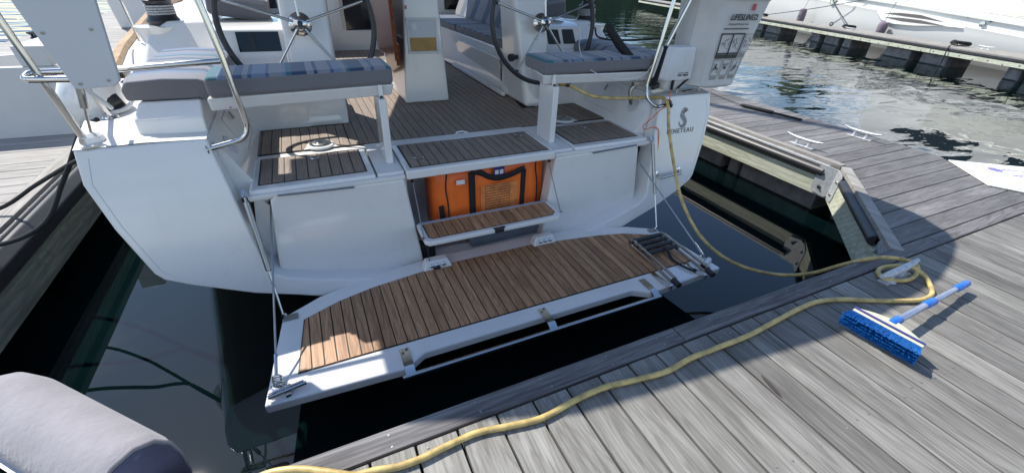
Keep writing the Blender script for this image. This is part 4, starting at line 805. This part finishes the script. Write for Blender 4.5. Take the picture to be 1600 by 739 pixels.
LS = sl_.build('sling_bag', 'canvas', bevel=.008, seg=2, ang=40); tag(LS, 'tall off-white canvas rescue sling bag with black printed pictograms on the right quarter rail', 'bag')
def lp(u, z, o=.004):    # point on the printed face: u 0..1 across
    t = (z - 1.42) / (2.5 - 1.42); x0 = 3.08 - .08 * t; x1 = 3.45 + .18 * t; y = 2.72 - .06 * t - .008 * math.sin(math.pi * u)
    return Vector((x0 + (x1 - x0) * u, y - o, z))
def stroke(par, a, b_, w_, mat='ink', name='print_stroke'):
    p, q = lp(*a), lp(*b_); d = (q - p); n = Vector((-d.z, 0, d.x)).normalized() * w_ / 2; f = Vector((0, .003, 0))
    return MB().hexa([p - n, q - n, q + n, p + n, p - n + f, q - n + f, q + n + f, p + n + f]) if False else [p - n, q - n, q + n, p + n, p - n + f, q - n + f, q + n + f, p + n + f]
def printed(par, segs, w_, name, mat='ink'):
    m = MB()
    for a, b_ in segs: m.hexa(stroke(par, a, b_, w_))
    return m.build(name, mat, par, smooth=False)
def rect(u0, u1, z0, z1): return [((u0, z0), (u1, z0)), ((u1, z0), (u1, z1)), ((u1, z1), (u0, z1)), ((u0, z1), (u0, z0))]
text('LIFESLING', lp(.5, 1.955, .006), lp(1, 1.975) - lp(0, 1.975), (0, -.055, 1), .062, 'ink', LS, bold=.001, shear=.3)
text('2', lp(.83, 1.955, .006), lp(1, 1.975) - lp(0, 1.975), (0, -.055, 1), .06, 'ink', LS, bold=.001)
text('Overboard Rescue Gear', lp(.46, 1.908, .006), lp(1, 1.908) - lp(0, 1.908), (0, -.055, 1), .023, 'inkg', LS)
printed(LS, rect(.16, .72, 1.65, 1.835) + [((.44, 1.65), (.44, 1.835)), ((.16, 1.685), (.72, 1.685)), ((.16, 1.67), (.72, 1.67)), ((.16, 1.66), (.72, 1.66))], .011, 'printed_frame')
printed(LS, rect(.77, .97, 1.69, 1.83) + rect(.14, .36, 1.51, 1.635) + rect(.41, .63, 1.51, 1.635) + rect(.68, .92, 1.51, 1.635), .0022, 'printed_frame', 'inkg')
sk = []; rr = random.Random(5)
for (a, b_, c_, d_) in ((.18, .42, 1.70, 1.82), (.46, .70, 1.70, 1.82), (.78, .96, 1.71, 1.82), (.15, .34, 1.52, 1.625), (.42, .61, 1.52, 1.625), (.69, .90, 1.52, 1.625)):
    px, pz = a + .03, (c_ + d_) / 2
    for i in range(9):
        qx, qz = rr.uniform(a + .02, b_ - .02), rr.uniform(c_ + .01, d_ - .01); sk.append(((px, pz), (px + (qx - px) * .55, pz + (qz - pz) * .55))); px, pz = qx, qz
printed(LS, [((.17 + i * .045, 1.873), (.17 + i * .045 + .036, 1.873)) for i in range(13)], .008, 'print_line', 'ink')
for i_ in range(6): printed(LS, sk[i_ * 9:i_ * 9 + 9], .0025, 'pictogram', 'inkg')
for q_ in (((.24, 1.565), (.24, 1.60)), ((.50, 1.56), (.53, 1.575)), ((.78, 1.565), (.82, 1.585)), ((.28, 1.56), (.28, 1.575))): printed(LS, [q_], .012, 'pictogram_figure')
printed(LS, [((a, z), (b_, z)) for a, b_ in ((.14, .35), (.42, .62), (.69, .91)) for z in (1.50, 1.49, 1.48)] + [((.78, z), (.96, z)) for z in (1.68, 1.67, 1.66, 1.65)], .0032, 'print_line', 'inkg')
MB().obox(lp(.66, 2.03, .012), (.014, 0, 0), (0, .006, 0), (0, 0, .024)).build('red_toggle', 'red', LS, bevel=.004)
MB().tube([lp(0.05, 2.085, .006), lp(.5, 2.085, .008), lp(.98, 2.085, .006)], .008, 6).build('flap_edge', 'canvas', LS)
# smaller clean bag
HB = thing('white_rail_bag', 'small clean white bag with black straps hanging on the right quarter rail', 'bag', (2.8, 2.78, 1.4))
rws = []
for z, x0, x1, y0, y1 in ((1.475, 2.69, 2.96, 2.76, 2.87), (1.50, 2.675, 2.965, 2.75, 2.88), (1.72, 2.70, 2.935, 2.74, 2.88), (1.74, 2.71, 2.92, 2.75, 2.87)): rws.append([(x0 - .06, y1, z), (x0 + .01, y0, z), ((x0 + x1) / 2, y0 - .006, z), (x1, y0, z), (x1 + .01, y1, z)])
m_ = MB().grid(rws, close=True); m_.f += [(0, 1, 2, 3, 4), (15, 16, 17, 18, 19)]; m_.build('bag_body', 'canvasw', HB, bevel=.008, ang=40)
m_ = MB().hexa([(2.73, 2.79, 1.40), (2.93, 2.79, 1.405), (2.94, 2.87, 1.405), (2.69, 2.87, 1.40), (2.705, 2.765, 1.478), (2.945, 2.765, 1.478), (2.955, 2.87, 1.478), (2.68, 2.87, 1.478)]).build('mesh_bottom', 'canvas', HB, bevel=.01)
for a, b_ in (((2.775, 2.757, 1.485), (2.795, 2.775, 1.40)), ((2.935, 2.757, 1.485), (2.855, 2.775, 1.405))):
    a, b_ = Vector(a), Vector(b_); MB().hexa([a + Vector((-.013, 0, 0)), a + Vector((.013, 0, 0)), b_ + Vector((.013, 0, 0)), b_ + Vector((-.013, 0, 0)), a + Vector((-.013, -.006, 0)), a + Vector((.013, -.006, 0)), b_ + Vector((.013, -.006, 0)), b_ + Vector((-.013, -.006, 0))]).build('strap', 'black', HB)
MB().obox((2.655, 2.83, 1.58), (.008, 0, 0), (0, .03, 0), (.022, 0, .16)).build('side_webbing', 'black', HB); MB().obox((2.645, 2.81, 1.43), (.03, 0, .008), (0, .02, 0), (0, 0, .02)).build('buckle', 'dark', HB, bevel=.005)
for z_, h_, mt_, xs_ in ((1.535, .008, 'inkg', [2.80 + i * .0095 for i in range(12) if i != 6]), (1.515, .014, 'ink', [2.80 + i * .0115 for i in range(10) if i != 4])):
    for x_ in xs_: MB().box(x_, x_ + .007, 2.7415, 2.743, z_, z_ + h_).build('print_mark', mt_, HB, smooth=False)
# orange valise in the locker
OB = thing('orange_bag', 'orange fabric bag with black carrying handles inside the open stern locker', 'bag', (1.2, 3.0, .37))
xa, xb = MX(-.335), MX(.605); rws = []; n = 28
for i in range(n + 1):
    u = i / n; x = xa + (xb - xa) * u; e = min(u, 1 - u) * n; s_ = min(1, .62 + .14 * e) if e < 3 else 1; wob = .008 * math.sin(u * 19) + .006 * math.sin(u * 43 + 1)
    zt_ = .95 - .015 * math.sin(u * 6) - .05 * max(0, .25 - u); yc, hw = 3.02, .165 * s_ + wob; zc_ = .66; hz = (zt_ - .37) / 2 * (.9 + .1 * s_)
    rws.append([(x, yc + hw * math.copysign(abs(math.cos(a)) ** .5, math.cos(a)), zc_ + hz * math.copysign(abs(math.sin(a)) ** .5, math.sin(a))) for a in [2 * math.pi * j / 20 for j in range(20)]])
m_ = MB().grid(rws, close=True); m_.f += [tuple(range(20)), tuple(n * 20 + j for j in range(20))]; m_.build('bag_body', 'orange', OB, ang=70)
def fr_(x): return 3.02 - .165 - .009
def oband(pts, w_, name='handle', mat='black', t=.006):
    P = spline([(MX(x), fr_(x) - o, z) for x, z, o in pts], 5); rows = []
    for i, p in enumerate(P):
        d = (P[min(i + 1, len(P) - 1)] - P[max(i - 1, 0)]); nn_ = Vector((-d.z, 0, d.x)).normalized() * w_ / 2; rows.append([p - nn_, p + nn_])
    return MB().grid(rows).build(name, mat, OB, thick=t)
oband([(-.035, .40, .002), (-.04, .65, .004), (-.045, .90, .004)], .05); oband([(.385, .40, .002), (.39, .65, .004), (.392, .86, .006)], .042)
oband([(-.05, .905, .008), (.02, .89, .012), (.10, .845, .016), (.18, .825, .018), (.28, .84, .016), (.36, .865, .012), (.40, .872, .008)], .042)
oband([(-.235, .92, .002), (-.25, .8, .002), (-.235, .65, .003), (-.235, .42, .003)], .009, 'piping', t=.008); oband([(.50, .93, .0), (.50, .85, .0), (.525, .7, .0), (.525, .45, .0)], .009, 'piping', t=.008)
oband([(-.29, .66, .004), (-.285, .56, .004), (-.28, .46, .004)], .04, 'side_handle')
def opatch(x0, x1, z0, z1, mat, name, o=.004): return MB().box(MX(x0), MX(x1), fr_(0) - o - .002, fr_(0) - o, z0, z1).build(name, mat, OB, smooth=False)
opatch(-.165, -.10, .815, .85, 'white', 'label'); opatch(.135, .225, .845, .925, 'navy', 'data_label')
for a in (.145, .185): opatch(a, a + .03, .855, .89, 'white', 'data_symbol', .0065)
M['ob2'] = plain('pale_orange_print_area', (.66, .22, .06), .6, var=.3, nscale=20)
opatch(.03, .345, .47, .775, 'ob2', 'print_area', .002)
pl = MB(); rr = random.Random(9)
for (a, b_) in ((.075, .165), (.18, .27)):
    for k in range(13):
        z = .76 - k * .022
        x = a
        while x < b_: L_ = rr.uniform(.012, .03); pl.box(MX(x), MX(min(x + L_, b_)), fr_(0) - .0055, fr_(0) - .0045, z, z + .006); x += L_ + .005
for x in (.068, .172, .276): pl.box(MX(x), MX(x + .0025), fr_(0) - .0055, fr_(0) - .0045, .48, .77)
pl.build('printed_text', 'ink', OB, smooth=False)
MB().tube([(MX(-.30), 2.80, .52), (MX(-.32), 2.77, .485), (MX(-.33), 2.76, .47)], .009, 6).build('cord_end', 'rope', OB)
OB.location += Vector((-.035, -.085, .02))
BN = thing('storage_bin', 'smoky translucent plastic bin low in the open stern locker', 'bin', (1.3, 2.9, .216))
MB().hexa([(MX(-.08), 2.76, .217), (MX(.56), 2.76, .217), (MX(.56), 3.2, .217), (MX(-.08), 3.2, .217), (MX(-.11), 2.73, .345), (MX(.585), 2.73, .345), (MX(.585), 3.22, .345), (MX(-.11), 3.22, .345)]).build('bin_body', 'binm', BN, bevel=.012); MB().box(MX(-.125), MX(.595), 2.72, 3.23, .346, .366).build('lid', 'binm', BN, bevel=.006)
MB().tube([(MX(-.11), 2.722, .335), (MX(.585), 2.722, .335)], .004, 5).build('rim', 'binm', BN)
tag(MB().lathe([(.05, 0), (.052, .006), (.045, .03), (.04, .03), (.046, .008), (.0001, .006)], (MX(-.27), 2.76, .217), n=20).build('clear_cap', 'binm'), 'small clear round cap on the locker floor', 'cap'); tag(MB().tube([(MX(-.2), 2.74, .235), (MX(-.16), 2.735, .235)], .018, 10).build('hose_nozzle', 'dark'), 'black nozzle on the locker floor beside the bin', 'nozzle')
# ------------------------------------------------ hose
HP = [(1.87, 2.955, 1.462), (1.98, 2.95, 1.41), (2.12, 2.93, 1.355), (2.35, 2.93, 1.325), (2.55, 2.92, 1.315), (2.66, 2.86, 1.325), (2.70, 2.75, 1.345), (2.69, 2.66, 1.30), (2.67, 2.58, 1.15), (2.62, 2.38, .90), (2.60, 2.17, .65), (2.68, 1.96, .42), (2.84, 1.75, .28), (3.03, 1.53, .26), (3.10, 1.33, .38), (3.14, 1.17, .565), (3.20, 1.09, .645), (3.30, 1.04, .665), (3.38, .97, .675), (3.40, .90, .67), (3.33, .855, .645), (3.21, .85, .638), (3.11, .895, .638), (3.10, .95, .64), (3.17, .985, .645), (3.27, .965, .655), (3.35, .90, .668), (3.36, .83, .65), (3.31, .77, .638), (3.21, .71, .636), (3.08, .70, .636), (2.92, .755, .636), (2.75, .83, .636), (2.62, .895, .636), (2.47, .935, .636), (2.32, .94, .636), (2.1, .925, .636), (1.85, .905, .636), (1.62, .905, .636), (1.44, .90, .636), (1.28, .885, .636), (1.13, .90, .636), (.95, .925, .636), (.79, .925, .636), (.62, .905, .636), (.49, .92, .636), (.35, .945, .636), (.22, .94, .636), (.12, .93, .636), (.03, .94, .636), (-.05, .955, .637), (-.12, .965, .64), (-.20, 1.005, .65), (-.29, 1.055, .652), (-.38, 1.085, .65), (-.46, 1.085, .642), (-.58, 1.04, .636), (-.8, .93, .636)]
rng = random.Random(4); HP = [(x, y + (rng.uniform(-.004, .004) if z < .637 else 0), z) for x, y, z in HP]
HS_ = tag(MB().tube(spline(HP, 7), .0135, 10).build('water_hose', 'hose', ang=80), 'dirty yellow water hose trailing from the boat across the dock and round a cleat', 'hose')
MB().tube([(1.80, 2.96, 1.47), (1.845, 2.957, 1.468)], .022, 12).build('brass_tap', 'brass', HS_); MB().tube([(1.845, 2.957, 1.468), (1.885, 2.955, 1.456)], .021, 10).build('hose_connector', 'dark', HS_)
tag(MB().tube(spline([(2.745, 2.72, 1.40), (2.72, 2.70, 1.31), (2.66, 2.715, 1.25), (2.57, 2.72, 1.17), (2.52, 2.72, 1.13), (2.55, 2.72, 1.10), (2.62, 2.71, 1.115), (2.68, 2.70, 1.09), (2.70, 2.69, 1.0), (2.70, 2.67, .88), (2.69, 2.66, .80)], 6), .0045, 6).build('orange_line', 'cord', ang=80), 'thin orange cord dangling from the white bag down the right quarter', 'cord')
# dark fittings at the rail end
tag(MB().tube([(2.80, 2.74, 1.275), (2.76, 2.73, 1.30), (2.74, 2.72, 1.325)], [.02, .026, .018], 8).build('shackle_cluster', 'dark'), 'black snap shackle clipped to the end of the right quarter rail', 'shackle')
# ------------------------------------------------ deck brush
BR = thing('deck_brush', 'blue and white deck brush with a telescopic handle lying on the sunlit dock', 'brush', (2.55, .6, ZD))
hx = Vector((.02, -.155, 0)); c = Vector((2.492, .615, .708)); up = Vector((-.25, -.02, .97)).normalized(); ot = Vector((-1, -.12, -.28)).normalized()
rows = []
m_ = MB()
for i in range(13):
    u = -1 + i / 6; h = .006 + .05 * (1 - abs(u) ** 1.7) ; base = c + hx * u
    rows.append([base - ot * .0 + up * .0 + ot * .022, base + up * .016 + ot * .02, base + up * .018 - ot * h * .4, base - ot * (h + .008) + up * .008, base - ot * (h + .008) - up * .012, base - up * .02 + ot * .0])
m_.grid(rows, close=True); m_.f += [tuple(range(6)), tuple(72 + j for j in range(6))]; m_.build('brush_head', 'cream', BR, bevel=.003)
m_ = MB(); m_.tube([c + hx * (-1 + i / 6) + up * .017 - ot * .002 * 1 + up * .002 for i in range(13)], .007, 6); m_.build('blue_band', 'navy', BR)
rr = random.Random(2); m_ = MB()
for i in range(52):
    for j in range(5):
        u = -.97 + 1.94 * i / 51; b0 = c + hx * u + up * (-.012 + .0068 * j) + ot * .018
        for q in range(5):
            L_ = rr.uniform(.078, .09); d_ = (ot + hx.normalized() * (u * .22 + rr.uniform(-.05, .05)) + up * (.16 * (j - 2) + rr.uniform(-.04, .04))).normalized()
            e = b0 + d_ * L_; e.z = max(e.z, ZD + .006); sd_ = hx.normalized() * .0019
            m_.add([b0 - sd_, b0 + sd_, e + sd_ * 1.4, e - sd_ * 1.4], [(0, 1, 2, 3)]); s2 = up * .0018
            m_.add([b0 - s2, b0 + s2, e + s2 * 1.4, e - s2 * 1.4], [(0, 1, 2, 3)])
tag(m_.build('bristles', 'brist', BR, smooth=False, fixn=False), kind='stuff')
h0 = c - ot * .03 + Vector((0, 0, .004)); h1 = Vector((3.46, .66, .682)); L = lambda t: h0.lerp(h1, t)
for a, b_, r_, mt, nm in ((0, .10, .022, 'blue', 'socket'), (.10, .42, .018, 'lav', 'handle'), (.40, .53, .0215, 'blue', 'twist_lock'), (.53, .84, .0155, 'lav', 'handle'), (.82, 1, .0205, 'blue', 'grip')):
    P = [L(a), L(a + .01), L(b_ - .01), L(b_)]; MB().tube(P, [r_ * .85, r_, r_, r_ * .85], 14).build(nm, mt, BR, ang=60)
sk = L(.25) + Vector((-.002, -.003, .0135)); MB().obox(sk, (h1 - h0).normalized() * .03, Vector((0, .007, 0)), (0, 0, .0015)).build('sticker', 'navy', BR)
# ------------------------------------------------ cleat under the hose
cleat(3.20, .905, ZD, R(2), .44, 'dull grey dock cleat wrapped by a loop of the yellow hose', mat='galv', h=.058, th=.021)
# ------------------------------------------------ things on the right finger
tag(MB().tube(spline([(6.0, 5.1, .645), (5.92, 4.75, .64), (5.82, 4.35, .645)], 5) , .008, 6).build('black_line', 'dark'), 'thin black line leading to the black padded tube on the right finger dock', 'rope')
PD = tag(MB().tube([(5.80, 4.32, .65), (5.81, 4.28, .65), (5.90, 3.90, .65), (5.905, 3.86, .65), (5.905, 3.86, .648), (5.99, 3.50, .645), (5.995, 3.48, .645)], [.015, .024, .024, .024, .016, .016, .012], 10).build('padded_tube', 'black', ang=60), 'black padded chafe tube lying on the right finger dock', 'tube')
SP = [(6.22, 1.93), (5.77, 1.41), (5.96, 1.10), (7.36, 1.118)]
sgn = tag(MB().slab(SP, ZD + .004, ZD + .016).build('gusset_board', 'sign', bevel=.003), 'white painted gusset board with purple markings at the right edge', 'board')
ux = Vector((.80, -.56, 0)); uy = Vector((.56, .80, 0))
pc = Vector((6.36, 1.585, ZD + .0165))
m_ = MB()
for k in range(5):
    y = -.05 + k * .025; hw = math.sqrt(max(0, .062 ** 2 - y * y)); m_.obox(pc + uy * y, ux * hw, uy * .0075, (0, 0, .001))
m_.build('round_emblem', 'purple', sgn, smooth=False)
for du, dv_, hu, hv, an in ((.10, .03, .03, .006, .5), (.12, .0, .028, .006, -.4), (.17, .035, .03, .008, -.5), (.24, .03, .03, .006, -.3), (.30, .02, .028, .009, -.5), (.37, .03, .03, .007, -.2), (.09, -.135, .03, .007, .4), (.12, -.15, .025, .007, -.3), (.18, -.13, .045, .008, -.35)):
    e1 = (ux * math.cos(an) + uy * math.sin(an)); e2 = (uy * math.cos(an) - ux * math.sin(an)); MB().obox(pc + ux * du + uy * dv_, e1 * hu, e2 * hv, (0, 0, .001)).build('painted_mark', 'purple', sgn, smooth=False)
MB().lathe([(.09, 0), (.09, .001), (.0001, .001)], pc + ux * .33 - uy * .24, n=24).build('round_emblem', 'purple', sgn)
# ------------------------------------------------ padded corner bumper at the near left
BP = thing('corner_bumper', 'faded purple grey cloth bumper on the corner of the left dock, nearest the camera', 'bumper', (-1.0, 1.6, .5))
A = Vector((-1.45, 1.91, 0)); Bq = Vector((-.80, 1.24, 0)); tdir = (Bq - A).normalized(); nd = Vector((-tdir.y, tdir.x, 0)); nd = nd if nd.x > 0 else -nd
prof = [(-.13, .56), (-.14, .62), (-.135, .69), (-.10, .755), (-.04, .795), (.03, .80), (.09, .765), (.125, .70), (.135, .62), (.13, .50), (.10, .42)]
rows = []; nL = 24
for i in range(nL + 1):
    u = i / nL; e = 0 if u > .28 else (1 - u / .28); p = A.lerp(Bq, u)
    sc_ = math.sqrt(max(0.05, 1 - (e * .9) ** 2)); 
    if i == nL: sc_ = .965
    rows.append([tuple(p + nd * a * (sc_ if e else sc_) + Vector((0, 0, .56 + (z - .56) * sc_))) for a, z in prof])
p = Bq + tdir * .006; rows.append([tuple(p + nd * a * .88 + Vector((0, 0, .56 + (z - .56) * .88))) for a, z in prof])
rows.insert(-2, [tuple(Bq - tdir * .03 + nd * a + Vector((0, 0, z))) for a, z in prof])
m_ = MB().grid(rows); m_.build('bumper_cover', 'padg', BP, ang=45, sub=0)
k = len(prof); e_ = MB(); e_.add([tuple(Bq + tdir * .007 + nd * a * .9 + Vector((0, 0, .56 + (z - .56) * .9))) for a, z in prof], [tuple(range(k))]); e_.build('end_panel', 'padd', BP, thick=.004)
MB().tube([Bq + tdir * .002 + nd * a * .955 + Vector((0, 0, .56 + (z - .56) * .955)) for a, z in prof], .006, 6).build('piping', 'padg', BP)
strip_ = MB(); q0 = A - nd * .155; q1 = Bq - nd * .155; strip_.hexa([q0 + Vector((0, 0, .628)), q1 + Vector((0, 0, .628)), q1 + nd * .05 + Vector((0, 0, .628)), q0 + nd * .05 + Vector((0, 0, .628)), q0 + Vector((0, 0, .64)), q1 + Vector((0, 0, .64)), q1 + nd * .05 + Vector((0, 0, .64)), q0 + nd * .05 + Vector((0, 0, .64))]); strip_.build('fixing_strip', 'alu', BP)
# ------------------------------------------------ left finger: box, mooring lines
g2 = 'black mooring lines from the port quarter'
tag(MB().tube(spline([(-1.17, 3.25, 1.37), (-1.31, 3.36, 1.28), (-1.47, 3.42, 1.06), (-1.54, 3.37, .95), (-1.62, 3.24, .80), (-1.75, 3.22, .715), (-1.92, 3.24, .668), (-2.1, 3.26, .655), (-2.5, 3.3, .64)], 6), .0145, 8).build('mooring_line', 'black', ang=80), 'thick black mooring line curving from the left quarter down over the rubber rail', 'rope')
tag(MB().tube(spline([(-1.1, 3.1, 1.22), (-1.35, 3.31, 1.13), (-1.8, 3.69, .86), (-2.13, 3.80, .67), (-2.5, 3.7, .64), (-3.1, 3.4, .64)], 6), .0135, 8).build('mooring_line', 'black', ang=80), 'straighter black mooring line crossing to the left finger boards', 'rope')
BX = thing('boarding_steps', 'big white moulded dock steps on the left finger dock behind the steel rail', 'dock steps', (-3.0, 6.1, ZD))
MB().hexa([(-4.2, 5.74, ZD), (-2.165, 5.68, ZD), (-2.165, 6.4, ZD), (-4.2, 6.1, ZD), (-4.2, 5.80, 1.26), (-2.20, 5.75, 1.26), (-2.20, 5.83, 1.26), (-4.2, 5.88, 1.26)]).build('front_panel', 'gel3', BX, bevel=.006)
MB().hexa([(-2.43, 5.76, 1.262), (-2.205, 5.755, 1.262), (-2.205, 6.4, 1.262), (-2.43, 6.4, 1.262), (-2.45, 5.78, 1.44), (-2.20, 5.77, 1.44), (-2.20, 6.4, 1.44), (-2.45, 6.4, 1.44)]).build('upper_step', 'gel3', BX, bevel=.008)
MB().hexa([(-4.2, 6.15, 1.0), (-2.46, 6.12, 1.0), (-2.46, 6.17, 1.0), (-4.2, 6.2, 1.0), (-4.2, 6.0, 1.20), (-2.47, 6.22, 1.32), (-2.47, 6.27, 1.32), (-4.2, 6.05, 1.20)]).build('back_panel', 'gel3', BX, bevel=.01)
B2 = thing('dock_box', 'tall white dock box farther along the left finger dock', 'box', (-3.6, 15.1, ZD))
MB().hexa([(-4.0, 14.7, ZD), (-3.3, 14.7, ZD), (-3.3, 15.4, ZD), (-4.0, 15.4, ZD), (-4.15, 14.6, 2.6), (-3.3, 14.6, 2.6), (-3.3, 15.4, 2.6), (-4.15, 15.4, 2.6)]).build('box_body', 'gel', B2, bevel=.05, seg=3); MB().box(-4.2, -3.25, 14.55, 15.45, 2.61, 2.68).build('lid', 'gel', B2, bevel=.02)
cleat(-5.1, 13.2, ZD, R(90), .5, 'dark roped cleat at the outer edge of the left finger dock', mat='dark', h=.1, th=.03)
cleat(-2.35, 8.2, ZD, R(90), .4, 'black roped cleat on the left finger dock just outside the teak toe rail', mat='dark', h=.09, th=.035)
tag(MB().lathe([(.03, -.19), (.13, -.14), (.165, 0), (.13, .14), (.03, .19)], (-1.24, 3.52, 1.43), (.2, .15, 1), n=20).build('boat_fender', 'gel', ang=80), 'round white fender sitting at the left deck edge', 'fender')
tag(MB().lathe([(.05, -.05), (.06, 0), (.04, .05)], (-1.13, 3.45, 1.415), (.8, .3, .3), n=10).build('fender_strap', 'dark'), 'black strap end beside the round white fender', 'strap')
